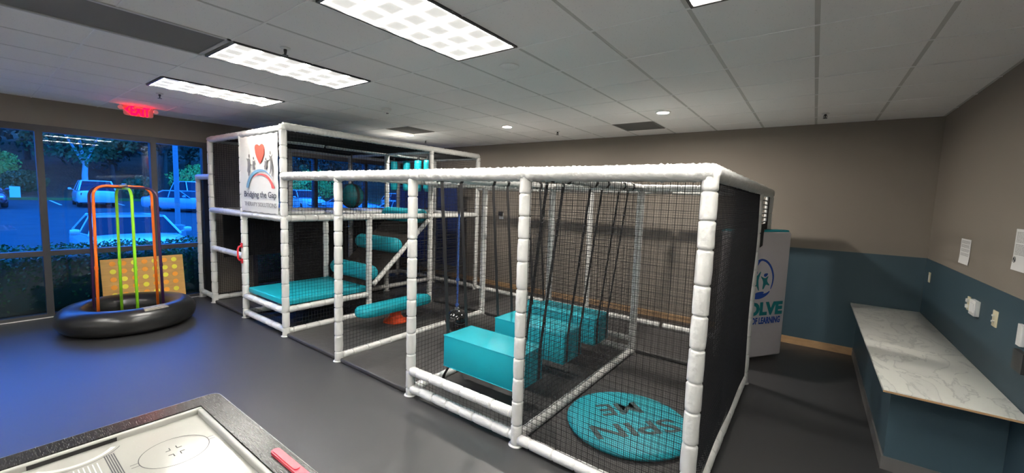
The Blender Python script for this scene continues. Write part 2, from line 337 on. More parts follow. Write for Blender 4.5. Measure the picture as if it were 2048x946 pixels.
# ceiling: backing slab, tiles, bars between them
FIX = [(-2.50, 1.34), (-4.33, 1.34), (-6.16, 1.34), (-0.67, 1.36)]          # lower left corner of each troffer, 0.61 x 1.22
FIX += [(-6.16, -1.9), (-4.33, -1.9), (-2.50, -1.9), (0.53, -0.62)]          # unseen row behind the camera; the last is added to brighten the counter
def covered(x0, y0, x1, y1):
    for fx, fy in FIX:
        if x0 < fx+0.55 and x1 > fx+0.06 and y0 < fy+1.15 and y1 > fy+0.08: return True
    if x0 < -3.80 and x1 > -4.30 and y1 > -0.6 and y0 < 1.2: return True
    for (a, b, c_, d) in ((-2.52, 5.80, -1.91, 6.44), (-6.16, 4.52, -5.57, 5.16)):
        if x0 < c_-0.06 and x1 > a+0.06 and y0 < d-0.06 and y1 > b+0.06: return True
    return False
slab = MB().box((XL-0.2, YF-0.1, ZC+0.22), (XR+0.1, YB+0.1, ZC+0.34))
struct('ceiling', slab, 'ceil')
ceil = bpy.data.objects['ceiling']
tiles = MB(); bars = MB(); bars2 = MB()
xs = [X0C + SX*k for k in range(-15, 3)]; ys = [Y0C + SY*k for k in range(-8, 10)]
for i in range(len(xs)-1):
    for j in range(len(ys)-1):
        x0, x1, y0, y1 = max(xs[i], XL), min(xs[i+1], XR), max(ys[j], YF), min(ys[j+1], YB)
        if x1-x0 < 0.05 or y1-y0 < 0.03 or covered(x0, y0, x1, y1): continue
        tiles.box((x0+0.013, y0+0.004, ZC-0.003), (x1-0.014, y1-0.005, ZC+0.02))
o = tiles.obj('ceiling_tile_field', 'ceil', ceil)
for x in xs:
    if XL < x < XR:
        segs = [(YF, YB)]
        bars.box((x-0.0145, YF, ZC-0.001), (x+0.0145, YB, ZC+0.024))
for y in ys:
    if YF < y < YB:
        prev = XL
        for fx, fy in sorted(FIX):
            if fy + 0.05 < y < fy + 1.17:
                bars2.box((prev, y-0.006, ZC-0.007), (fx, y+0.006, ZC+0.020)); prev = fx + 0.61
        if -0.6 < y < 1.25:
            bars2.box((prev, y-0.006, ZC-0.007), (-4.34, y+0.006, ZC+0.020)); prev = -3.71
        bars2.box((prev, y-0.006, ZC-0.007), (XR, y+0.006, ZC+0.020))
bars.obj('ceiling_grid', 'tbar', ceil); bars2.obj('cross_bars', 'ceil_bar', ceil)

# windows: frame + panes.  mullions at the places seen
def window(name, ylist, jambs):
    f = MB(); y0, y1 = ylist[0], ylist[-1]; t = 0.035
    xa, xb = XL-0.10, XL+0.03
    f.box((xa, y0, ZW-0.09), (xb, y1, ZW)); f.box((xa, y0, 0.0), (xb, y1, 0.05)); 
    f.box((xa, y0, 0.885), (xb, y1, 0.955))
    for i, y in enumerate(ylist):
        a, b = (y, y+0.07) if i == 0 else ((y-0.07, y) if i == len(ylist)-1 else (y-t, y+t))
        f.box((xa, a, 0.05), (xb, b, 0.885)); f.box((xa, a, 0.955), (xb, b, ZW-0.09))
    o = struct(name, f, 'bronze')
    for i in range(len(ylist)-1):
        for za, zb in ((0.05, 0.885), (0.955, ZW-0.09)):
            g = MB().box((XL-0.045, ylist[i]+0.03, za-0.005), (XL-0.039, ylist[i+1]-0.03, zb+0.005))
            g.obj('glass_pane', 'glass', o)
    return o
window('window_1', [-3.0, -1.71, -0.50, 0.72, 1.93, 2.66], None)
window('window_2', [3.36, 4.61, 5.83, 6.92], None)
struct('trim_3', MB().box((XL-0.005, YF, 0), (XL+0.035, 2.66, 0.012)), 'tbar')

# ================================================================== CEILING FIXTURES
def troffer(fx, fy, label, dark=False):
    e = empty('ceiling_light', (fx+0.305, fy+0.61, ZC-0.02), label, 'ceiling light', 'fluorescent troffers')
    f = MB(); a, b, c_, d = fx+0.0, fy+0.0, fx+0.61, fy+1.22; w_ = 0.018; z0, z1 = ZC-0.016, ZC+0.10
    f.box((a, b, z0), (a+w_, d, z1)); f.box((c_-w_, b, z0), (c_, d, z1)); f.box((a+w_, b, z0), (c_-w_, b+w_, z1)); f.box((a+w_, d-w_, z0), (c_-w_, d, z1))
    f.obj('frame', 'chrome_dark', e)
    MB().box((a+w_, b+w_, ZC+0.0), (c_-w_, d-w_, ZC+0.006)).obj('lens', 'lens', e)
    g = MB()
    for k in (1, 2): x = a + w_ + k*(0.574/3); g.box((x-0.002, b+w_, ZC-0.004), (x+0.002, d-w_, ZC+0.0))
    for k in range(1, 6): y = b + w_ + k*(1.184/6); g.box((a+w_, y-0.002, ZC-0.004), (c_-w_, y+0.002, ZC+0.0))
    g.obj('lens_divider', 'grey_metal', e)
    return e
TL = ['long lit ceiling light panel with many cells, nearest and largest one in full view', 'lit ceiling light panel in the middle of the row, right of the dark ceiling strip',
      'lit ceiling light panel farthest left, nearest the exit sign', 'lit ceiling light panel only peeking in at the top edge, right of the others']
for i, (fx, fy) in enumerate(FIX):
    troffer(fx, fy, TL[i] if i < 4 else 'unseen lit ceiling light panel behind the viewer')
# dark return air strip
e = empty('return_air_strip', (-4.02, 0.2, ZC-0.01), 'dark grey flat strip in the ceiling left of the middle light panel', 'ceiling vent')
MB().box((-4.33, -0.6, ZC-0.004), (-3.72, 1.30, ZC+0.02)).obj('panel', 'grey_metal', e)
f = MB(); f.box((-4.35, -0.6, ZC-0.012), (-4.325, 1.32, ZC+0.02)); f.box((-3.725, -0.6, ZC-0.012), (-3.70, 1.32, ZC+0.02)); f.box((-4.35, 1.295, ZC-0.012), (-3.70, 1.32, ZC+0.02))
f.obj('frame', 'tbar', e)
def diffuser(x0, y0, x1, y1, label):
    e = empty('ceiling_vent', ((x0+x1)/2, (y0+y1)/2, ZC-0.01), label, 'ceiling vent')
    f = MB()
    f.box((x0+0.01, y0+0.01, ZC-0.008), (x1-0.01, y0+0.04, ZC+0.02)); f.box((x0+0.01, y1-0.04, ZC-0.008), (x1-0.01, y1-0.01, ZC+0.02))
    f.box((x0+0.01, y0+0.04, ZC-0.008), (x0+0.04, y1-0.04, ZC+0.02)); f.box((x1-0.04, y0+0.04, ZC-0.008), (x1-0.01, y1-0.04, ZC+0.02))
    f.obj('frame', 'grey_metal', e)
    g = MB(); n = 22
    for k in range(n):
        y = y0+0.05 + (y1-y0-0.1)*k/n; g.box((x0+0.04, y, ZC-0.004), (x1-0.04, y+0.012, ZC+0.01))
    g.box((x0+0.04, y0+0.04, ZC+0.012), (x1-0.04, y1-0.04, ZC+0.02))
    g.obj('grille', 'grey_metal', e)
diffuser(-2.52, 5.80, -1.91, 6.44, 'square dark grille in the ceiling near the back wall, left of the right hand downlight')
diffuser(-6.16, 4.52, -5.57, 5.16, 'square dim grille in the ceiling above the tall play tower')
DL = ['small round lit downlight farthest right, near the square grille', 'small round lit downlight in the middle of three, over the net bays', 'small round lit downlight farthest left, just above the tall tower']
for (x, y), l in zip([(-1.62, 5.30), (-4.04, 5.27), (-6.32, 5.2)], DL):
    e = empty('downlight', (x, y, ZC-0.01), l, 'ceiling light', 'round downlights')
    MB().lathe([(0.088, 0.010), (0.092, 0.0), (0.088, -0.008), (0.070, -0.010), (0.066, -0.004), (0.066, 0.004)], (x, y, ZC-0.006), 32).obj('trim_ring', 'plastic_white', e, smooth=True)
    MB().lathe([(0.0005, -0.0062), (0.04, -0.006), (0.064, -0.005), (0.066, -0.001)], (x, y, ZC-0.006), 32, caps=False).obj('lens', 'down', e, smooth=True)
SP = [(-3.51, 1.63, 'pendent sprinkler head between the two nearest lit panels'), (-6.60, 1.56, 'pendent sprinkler head beside the exit sign'), (-3.54, 6.0, 'pendent sprinkler head near the back wall, right of the middle downlight'),
      (0.01, 6.2, 'pendent sprinkler head near the right end of the back wall'), (-6.59, 5.84, 'tiny pendent sprinkler head above the far end of the tall tower')]
for x, y, l in SP:
    e = empty('sprinkler_head', (x, y, ZC-0.006), l, 'sprinkler', 'ceiling sprinklers')
    MB().lathe([(0.038, 0), (0.038, -0.004), (0.03, -0.010), (0.0005, -0.011)], (x, y, ZC-0.006), 24).obj('escutcheon', 'plastic_white', e, smooth=True)
    m_ = MB().lathe([(0.012, -0.01), (0.012, -0.03), (0.006, -0.032), (0.006, -0.05)], (x, y, ZC-0.006), 12)
    m_.tube([(x-0.014, y, ZC-0.03), (x-0.018, y, ZC-0.048), (x-0.004, y, ZC-0.062)], 0.003, 6).tube([(x+0.014, y, ZC-0.03), (x+0.018, y, ZC-0.048), (x+0.004, y, ZC-0.062)], 0.003, 6)
    m_.lathe([(0.022, -0.056), (0.022, -0.060)], (x, y, ZC-0.006), 16).obj('sprinkler_body', 'chrome_dark', e, smooth=True)
e = empty('smoke_detector', (-4.72, 3.49, ZC-0.006), 'round white smoke detector on the ceiling above the tower', 'smoke detector')
MB().lathe([(0.07, 0), (0.07, -0.012), (0.055, -0.02)], (-4.72, 3.49, ZC-0.006), 28).obj('base', 'plastic_white', e, smooth=True)
MB().lathe([(0.05, -0.02), (0.052, -0.045), (0.035, -0.055), (0.0005, -0.056)], (-4.72, 3.49, ZC-0.006), 28).obj('cover', 'plastic_white', e, smooth=True)
MB().lathe([(0.018, -0.056), (0.016, -0.066), (0.0005, -0.067)], (-4.70, 3.49, ZC-0.006), 12).obj('sensor', 'chrome_dark', e, smooth=True)
o = MB().lathe([(0.085, 0), (0.085, -0.006), (0.075, -0.012), (0.0005, -0.013)], (-2.22, 2.90, ZC-0.006), 36).obj('ceiling_cover_plate', 'ceil', smooth=True)
tag(rooted(o, (-2.22, 2.90, ZC)), 'flat round off white cover disc on the ceiling right of the largest light panel', 'cover plate')

# exit sign hung below the ceiling, facing the room
ex, ey, ez = -8.05, 1.65, 3.02
e = empty('exit_sign', (ex, ey, ZC), 'glowing red EXIT sign with a left arrow hanging from the ceiling over the windows', 'exit sign')
def rrect(w_, h_, r, n=6):
    P = []
    for cx, cy, a0 in ((w_/2-r, h_/2-r, 0), (-w_/2+r, h_/2-r, 90), (-w_/2+r, -h_/2+r, 180), (w_/2-r, -h_/2+r, 270)):
        for k in range(n+1): a = math.radians(a0 + 90*k/n); P.append((cx + r*cos(a), cy + r*sin(a)))
    return P
UX, UY = (0, 1, 0), (0, 0, 1)
SPL = MB().prism(rrect(0.33, 0.165, 0.03), (ex, ey, ez-0.02), UX, UY, 0.012).obj('sign_plate', 'acrylic', e)
MB().box((ex-0.03, ey-0.05, ZC-0.03), (ex+0.03, ey+0.05, ZC)).obj('canopy', 'plastic_white', e)
text_mb('EXIT', (ex+0.0125, ey-0.088, ez-0.082), UX, UY, 0.13, 0.215, 0.004, bold=0.045).obj('lettering', 'exit_red', SPL)
MB().prism([(-0.15, 0.0), (-0.105, 0.045), (-0.09, 0.045), (-0.125, 0.0), (-0.09, -0.045), (-0.105, -0.045)], (ex+0.0125, ey, ez-0.018), UX, UY, 0.003).obj('arrow', 'exit_red', SPL)
for s_ in (-1, 1):
    y = ey + s_*0.195
    MB().lathe([(0.012, -0.05), (0.026, -0.03), (0.032, 0.0), (0.028, 0.006), (0.0005, 0.008)], (ex+0.02, y, ez-0.005), 18, 'x').obj('emergency_lamp', 'plastic_white', e, smooth=True)

# ================================================================== PLAY STRUCTURE
XP = [-8.0, -6.75, -5.5, -4.24, -2.99, -1.73, -0.48]; YP = [2.507, 3.76, 5.01, 6.26]
ZL, ZT, ZM = 2.10, 2.70, 1.56
PS = empty('padded_play_frame', (-4.24, 4.4, 0), 'large white padded pipe climbing frame with black nets filling the room', 'climbing frame')
OFF[PS.name] = Vector(PS.location)
PR = 0.046
def padded(p0, p1, R=PR, style='tie', n=18, seg=0.18):
    p0, p1 = Vector(p0), Vector(p1); L_ = (p1-p0).length; t = (p1-p0)/L_
    a = Vector((0, 0, 1)) if abs(t.z) < 0.7 else Vector((1, 0, 0)); a = (a - t*a.dot(t)).normalized(); b = t.cross(a)
    sd = random.random()*100
    if style == 'tie':
        ties = []; s_ = seg*random.uniform(0.3, 1.0)
        while s_ < L_: ties.append((s_, random.random()*6.28)); s_ += seg*random.uniform(0.86, 1.16)
        ss = [0]; 
        base = [k*0.03 for k in range(int(L_/0.03)+1)] + [L_]
        for q, _ in ties: base += [q+d for d in (-0.022, -0.012, -0.006, -0.0025, 0.0025, 0.006, 0.012, 0.022)]
        ss = sorted(set(round(q, 4) for q in base if 0 <= q <= L_))
    else:
        ties = []; ss = [L_*k/max(2, int(L_/0.013)) for k in range(max(2, int(L_/0.013))+1)]
    rings = []
    for s_ in ss:
        ring = []
        for j in range(n):
            ph = 2*pi*j/n; r = R
            if style == 'tie':
                for q, f0 in ties:
                    d = abs(s_-q)
                    if d < 0.09:
                        r -= R*0.20*exp(-(d/0.006)**2)
                        r -= R*0.05*exp(-(d/0.035))
                        r += R*0.09*cos(7*ph+f0)*exp(-d/0.02)*(1 if d > 0.004 else 0.2)
                r += R*0.05*noise.noise(Vector((cos(ph)*1.2+sd, sin(ph)*1.2, s_*14)))
            else:
                k = noise.noise(Vector((cos(ph)*1.0+sd, sin(ph)*1.0, s_*7)))
                r += R*(0.17*(1-abs(sin(s_*48 + ph*1.6 + 5*k)))**2 - 0.03 + 0.10*noise.noise(Vector((cos(ph)*2+sd, sin(ph)*2, s_*30))))
            ring.append(p0 + t*s_ + a*(r*cos(ph)) + b*(r*sin(ph)))
        rings.append(ring)
    return MB().ring(rings)
def post(x, y, top, foot=True):
    m_ = padded((x, y, 0.01), (x, y, top))
    if foot: m_.lathe([(PR*1.35, 0.0), (PR*1.3, 0.006), (PR*0.95, 0.012), (PR*0.9, 0.03)], (x, y, 0.001), 20)
    return m_.obj('post', 'vinyl', PS, smooth='full')
def rail(p0, p1, R=0.043, style='tie', trim=0.03):
    p0, p1 = Vector(p0), Vector(p1); t = (p1-p0).normalized()
    return padded(p0 + t*trim, p1 - t*trim, R, style, n=16).obj('rail', 'vinyl', PS, smooth='full')
xa, xb, xc, xd, xe, xf, xg = XP; y0, y1, y2, y3 = YP
for x, y, z in [(-8.6, y0, ZL+0.03), (xa, y0, ZT), (xb, y0, ZT), (xc, y0, ZT+0.05), (xd, y0, ZL), (xe, y0, ZL), (xf, y0, ZL), (xg, y0, ZL),
                (xa, y1, ZT), (xb, y1, ZM), (xc, y1, ZM), (xa, y2, ZT), (xb, y2, ZT), (xc, y2, ZT), (xd, y2, ZL), (xe, y2, ZL), (xf, y2, ZL), (xg, y2, ZL),
                (xa, y3, ZT), (xb, y3, ZT), (xc, y3, ZT), (xd, y3, ZL), (xe, y3, ZL), (xg, y3, ZL)]:
    post(x, y, z)
# top rails of the low bays (shrink wrapped, wrinkled vinyl)
for a, b in ((xc, xd), (xd, xe), (xe, xf), (xf, xg)):
    rail((a, y0, ZL), (b, y0, ZL), 0.052, 'wrap', -0.02 if b == xg else 0.0)
    rail((a, y3, ZL), (b, y3, ZL), 0.045, 'wrap'); rail((a, y2, ZL), (b, y2, ZL), 0.042, 'tie')
    rail((a, y3, 0.08), (b, y3, 0.08))
rail((xg, y0, ZL), (xg, y2, ZL), 0.05, 'wrap', 0.0); rail((xg, y2, ZL), (xg, y3, ZL), 0.05, 'wrap', -0.03)
for x in (xd, xe, xf): rail((x, y0, ZL), (x, y2, ZL), 0.042, 'wrap'); rail((x, y2, ZL), (x, y3, ZL), 0.042, 'wrap')
rail((xd, y1, ZL), (xe, y1, ZL), 0.042, 'tie')
rail((-8.6, y0, ZL), (xa, y0, ZL), 0.045, 'wrap', -0.02); rail((-8.6, y0, 0.10), (xa, y0, 0.10))
# tower rails
for z, st in ((ZT, 'wrap'), (ZM, 'wrap')):
    for a, b in ((xa, xb), (xb, xc)): rail((a, y0, z), (b, y0, z), 0.047, st, 0.0)
    for a, b in ((y0, y1), (y1, y2), (y2, y3)):
        rail((xc, a, z + (0.03 if z == ZT else 0)), (xc, b, z + (0.03 if z == ZT else 0)), 0.047, 'wrap' if z == ZT else 'tie', 0.0)
        rail((xa, a, z), (xa, b, z), 0.043)
        rail((xb, a, z), (xb, b, z), 0.043)
    for a, b in ((xa, xb), (xb, xc)): rail((a, y3, z), (b, y3, z)); rail((a, y2, z), (b, y2, z))
rail((xa, y0, 0.93), (xb, y0, 0.93)); rail((xb, y1, ZM), (xc, y1, ZM))
for a, b in ((y0, y1), (y1, y2), (y2, y3)):
    rail((xa, a, 0.08), (xa, b, 0.08)); rail((xb, a, 0.08), (xb, b, 0.08))
rail((xc, y0, 0.06), (xc, y1, 0.06)); rail((xc, y1, 0.06), (xc, y2, 0.06))
for a, b in ((xa, xb), (xb, xc)): rail((a, y3, 0.09), (b, y3, 0.09))
rail((xb, y0, 0.33), (xc, y0, 0.33)); rail((xb, y0, 0.08), (xc, y0, 0.08)); rail((xc, y0, 0.35), (xc, y1, 0.35)); rail((xb, y0, 0.35), (xb, y1, 0.35)); rail((xb, y1, 0.35), (xc, y1, 0.35))
rail((xc, y1+0.05, 0.47), (xc, y2-0.03, ZM-0.06), 0.04)
# low bays bottoms
for x in (xd, xe, xf, xg): rail((x, y0, 0.055), (x, y2, 0.055))
rail((xe, y2, 0.055), (xf, y2, 0.055)); rail((xe, y2, 0.20), (xf, y2, 0.20), 0.035)
rail((xe, y0, 0.07), (xf, y0, 0.07)); rail((xe, y0-0.01, 0.25), (xf, y0-0.01, 0.25)); rail((xf, y0, 0.055), (xg, y0, 0.055))

# nets
def net(o, ux, w_, uy, h_, step=0.042, r=0.0016, mt='net', wob=0.0035, name='net_panel'):
    o, ux, uy = Vector(o), Vector(ux).normalized(), Vector(uy).normalized(); nn = ux.cross(uy)
    mb = MB(); sd = random.random()*50
    def P(a, b):
        wv = Vector((a*3+sd, b*3, 0)); 
        return o + ux*(a + wob*noise.noise(wv)*1.5) + uy*(b + wob*noise.noise(wv + Vector((9, 4, 2)))*2 ) + nn*(0.02*noise.noise(Vector((a*1.1+sd, b*1.1, 5))))
    def cord(pts, side):
        ks = []
        for p in pts:
            k = len(mb.v); s2 = side
            mb.v += [tuple(p + s2*r), tuple(p - s2*0.5*r + nn*0.87*r), tuple(p - s2*0.5*r - nn*0.87*r)]; ks.append(k)
        for k, k2 in zip(ks, ks[1:]):
            for j in range(3): mb.f.append((k+j, k+(j+1) % 3, k2+(j+1) % 3, k2+j))
    nx = int(w_/step); ny = int(h_/step)
    for i in range(nx+1):
        a = w_*i/nx; m_ = max(3, ny//3); cord([P(a, h_*k/m_) for k in range(m_+1)], ux)
    for i in range(ny+1):
        b = h_*i/ny; m_ = max(3, nx//3); cord([P(w_*k/m_, b) for k in range(m_+1)], uy)
    return mb.obj(name, mt, PS)
X_, Y_, Z_ = (1, 0, 0), (0, 1, 0), (0, 0, 1)
g_ = 0.05
def netx(x, ya, yb, za, zb, **k): net((x, ya+g_, za), Y_, yb-ya-2*g_, Z_, zb-za, **k)
def nety(y, xa_, xb_, za, zb, **k): net((xa_+g_, y, za), X_, xb_-xa_-2*g_, Z_, zb-za, **k)
for a, b in ((y0, y1), (y1, y2), (y2, y3)):
    netx(xc, a, b, ZM+0.05, ZT-0.04)
    netx(xa, a, b, 0.13, ZM-0.05, step=0.03, r=0.0022); 
    netx(xa, a, b, ZM+0.05, ZT-0.05, step=0.034, r=0.0026)
netx(xc, y0, y1, 0.40, ZM-0.05); netx(xc, y0, y1, 0.10, 0.31); netx(xc, y1, y2, 0.10, ZM-0.05); netx(xc, y2, y3, 0.10, ZM-0.05)
for x in (xd, xe, xf): netx(x, y0, y2, 0.10, ZL-0.05, step=0.0425)
netx(xg, y0, y2, 0.10, ZL-0.05, step=0.036, r=0.0021)
netx(xg+0.012, y0, y2, 0.10, ZL-0.05, step=0.014, r=0.0011, mt='meshcloth', wob=0.001, name='fine_mesh_panel')
nety(y0, xf, xg, 0.10, ZL-0.05); nety(y0+0.015, xf, xg, 0.10, ZL-0.05, step=0.014, r=0.0010, mt='meshcloth', wob=0.001, name='fine_mesh_panel'); nety(y0, xe, xf, 0.10, 0.21)
for a, b in ((xc, xd), (xd, xe), (xe, xf), (xf, xg)): nety(y3, a, b, 0.12, ZL-0.05)
for a, b in ((xa, xb), (xb, xc)): nety(y3, a, b, 0.12, ZM-0.04); nety(y3, a, b, ZM+0.04, ZT-0.04)
nety(y2, xe, xf, 0.23, ZL-0.05)
nety(y0+0.01, -8.6, xa, 0.14, ZL-0.05, step=0.016, r=0.0022, name='fine_mesh_panel')
nety(y0+0.02, xa, xb, ZM+0.04, ZT-0.04, step=0.016, r=0.0016, name='fine_mesh_panel')
nety(y1, xa, xb, 0.12, ZM-0.04, step=0.03, r=0.002)
nety(y1, xb, xc, 0.10, 0.31, step=0.02, r=0.003, name='fine_mesh_panel')
nety(y0+0.03, xb, xc, 0.12, 0.18, step=0.02, r=0.0016)
netx(xb, y0, y1, 0.45, ZM-0.05, step=0.03, r=0.002)
net((xa, y0, ZT), X_, xc-xa, Y_, y3-y0, step=0.026, r=0.0042, name='roof_net')
for a, b in ((y0+0.1, y1), (y1, y2), (y2, y3)):
    tag(MB().box((xa-0.012, a+0.05, 0.12 if a > 3 else 0.75), (xa-0.004, b-0.05, ZM-0.05)).obj('side_panel', 'meshcloth', PS), 'black mesh side panel')
# decks, pads, stair
dk = MB(); dk.box((xa+0.05, y0+0.05, ZM-0.05), (xb-0.05, y3-0.05, ZM-0.01)); dk.obj('deck_board', 'deck', PS)
MB().box((xb+0.05, y2+0.05, ZM-0.05), (xc-0.05, y3-0.05, ZM-0.01)).obj('deck_board', 'deck', PS)
tag(MB().box((xb+0.05, y0+0.02, 0.385), (xc-0.05, y1+0.02, 0.465)).obj('platform_pad', 'teal', PS, smooth=True, bevel=0.018, bseg=3), 'teal padded platform')
d = Vector((0, y2-y1, 1.10)).normalized(); nrm = Vector((0, -d.z, d.y))
def ramp_pt(t, off): return Vector((0, y1+0.03, 0.47)) + Vector((0, (y2-y1)*t, 1.08*t)) + nrm*off
rp = MB(); A = [ramp_pt(0, -0.05), ramp_pt(1, -0.05), ramp_pt(1, -0.02), ramp_pt(0, -0.02)]
rp.ring([[Vector((x, p.y, p.z)) for p in A] for x in (xb+0.06, xc-0.06)]); rp.obj('ramp_board', 'deck', PS)
for t in (0.11, 0.49, 0.94):
    p = ramp_pt(t, 0.085)
    r_ = 0.128
    prof = [(0.0005, 0), (r_*0.5, 0.006), (r_*0.82, 0.03), (r_*0.97, 0.07), (r_, 0.12), (r_, 0.99), (r_*0.97, 1.05), (r_*0.82, 1.09), (r_*0.5, 1.114), (0.0005, 1.12)]
    tag(MB().lathe(prof, (xb+0.09, p.y, p.z), 24, 'x').obj('step_bolster', 'teal', PS, smooth='full'), 'teal round bolster step')
# red grab handle on the tower post
hx, hz = xb+0.02, 0.98
h = MB().tube([(hx, y0-0.05, hz+0.11), (hx, y0-0.085, hz+0.10), (hx, y0-0.10, hz+0.06), (hx, y0-0.10, hz-0.06), (hx, y0-0.085, hz-0.10), (hx, y0-0.05, hz-0.11)], 0.012, 10)
h.box((hx-0.022, y0-0.06, hz+0.08), (hx+0.022, y0-0.044, hz+0.15)).box((hx-0.022, y0-0.06, hz-0.15), (hx+0.022, y0-0.044, hz-0.08))
tag(h.obj('grab_handle', 'red', PS, smooth=True), 'red plastic grab handle')
# lacing on the right rear bay
lc = MB()
for k in range(6):
    z = 2.0 - k*0.05; lc.tube([(xg, y2+0.20, z), (xg, y3-0.25, z-0.006)], 0.009, 6)
lc.tube([(xg, y2+0.20, 2.06), (xg, y2+0.20, 1.74)], 0.01, 6).tube([(xg, y3-0.25, 2.06), (xg, y3-0.25, 1.74)], 0.01, 6)
tag(lc.obj('lacing', 'steel_grey', PS, smooth=True), 'white lacing strap')
tag(MB().box((xg-0.006, y3-0.24, 0.12), (xg+0.006, y3-0.05, 2.06)).box((xg-0.006, y2+0.04, 1.45), (xg+0.006, y3-0.24, 1.72)).obj('side_flap', 'meshcloth', PS), 'dark mesh flap')

# ================================================================== MATS ON THE FLOOR
def floormat(a, b, c_, d, label):
    o = MB().box((a, b, 0.002), (c_, d, 0.048)).obj('floor_mat', 'matdark', smooth=True, bevel=0.014, bseg=3)
    tag(rooted(o, ((a+c_)/2, (b+d)/2, 0.002)), label, 'floor mat', 'dark mats under the climbing frame')
ml = ['dark floor mat in the entry bay left of the red handle', None, 'dark floor mat beneath the teal rocking board', 'dark floor mat in the open bay in front of the black hanging ball',
      'dark floor mat under the hanging teal blocks', 'dark floor mat under the round SPIN ME disc']
for k, l in enumerate(ml):
    if l: floormat(XP[k]+0.055, y0-0.02 if k in (0, 2, 3) else y0+0.06, XP[k+1]-0.055, y2-0.06, l)
floormat(XP[2]+0.055, y2+0.06, XP[6]-0.055, y3-0.06, 'long dark floor mat along the back wall side of the net bays')

# ================================================================== BANNER ON THE TOWER
BN = empty('banner', (-6.11, y0-0.05, 1.62), 'white banner with heart, four grey figures and arcs, tied to the tall tower front', 'banner')
by = y0-0.045
bm = MB(); nx, nz = 40, 36; bx0, bx1, bz0, bz1 = -6.70, -5.55, 1.605, 2.655
rows = []
def bdy(u, v):
    e_ = 0.006*abs(sin(u*pi*5.5))*max(0, 1-v*9) + 0.006*noise.noise(Vector((u*6, v*5, 2))) + 0.010*max(0, 0.22-v)*sin(u*40 + v*16)
    return e_
for s_ in (0, 1):
    for j in range(nz+1):
        for i in range(nx+1):
            u, v = i/nx, j/nz
            sag = 0.010*(1-cos(u*2*pi*6))/2*(v > 0.99) - 0.010*(1-cos(u*2*pi*6))/2*(v < 0.01)
            bm.v.append((bx0+(bx1-bx0)*u + 0.006*sin(v*pi*10)*(u < 0.01) - 0.006*sin(v*pi*10)*(u > 0.99), by - bdy(u, v) + (0.0015 if s_ else 0), bz0+(bz1-bz0)*v - sag))
n1 = (nx+1)*(nz+1)
for j in range(nz):
    for i in range(nx):
        a = j*(nx+1)+i; bm.f += [(a, a+1, a+nx+2, a+nx+1), (n1+a, n1+a+nx+1, n1+a+nx+2, n1+a+1)]
BSH = bm.obj('sheet', 'banner', BN, smooth='full')
fy = by - 0.020
def bprint(name, poly, m, label=None):
    o = MB().prism(poly, (0, fy, 0), (1, 0, 0), (0, 0, 1), 0.0).obj(name, m, BSH) if False else MB().prism(poly, (0, fy+0.008, 0), X_, Z_, 0.002).obj(name, m, BSH)
    if label: o['label'] = label
def smoothpoly(P, it=2):
    for _ in range(it):
        Q = []
        for i in range(len(P)):
            a, b = P[i], P[(i+1) % len(P)]
            Q += [(a[0]*.75+b[0]*.25, a[1]*.75+b[1]*.25), (a[0]*.25+b[0]*.75, a[1]*.25+b[1]*.75)]
        P = Q
    return P
bprint('heart', smoothpoly(TR['heart']), 'b_heart', 'coral red printed heart')
bprint('blue_arc', smoothpoly(TR['blue_arc']), 'b_blue', 'printed blue bridge arc')
bprint('red_arc', smoothpoly(TR['red_arc'], 1), 'b_red', 'printed red bridge arc')
for k in (1, 2, 3, 4):
    bprint('figure', smoothpoly(TR['fig%d' % k], 1), 'b_grey', 'grey printed figure')
    hx_, hz_ = TR['heads'][k-1]; a_, b_ = (0.020, 0.026) if k in (1, 4) else (0.017, 0.020)
    bprint('figure_head', [(hx_+a_*cos(t*pi/8), hz_+b_*sin(t*pi/8)) for t in range(16)], 'b_grey')
text_mb('Bridging the Gap', (-6.56, fy+0.008, 1.815), X_, Z_, 0.085, 0.98, 0.002, bold=0.004).obj('lettering', 'b_black', BSH)
text_mb('THERAPY SOLUTIONS', (-6.56, fy+0.008, 1.69), X_, Z_, 0.060, 0.98, 0.002, bold=0.0).obj('lettering', 'b_lgrey', BSH)

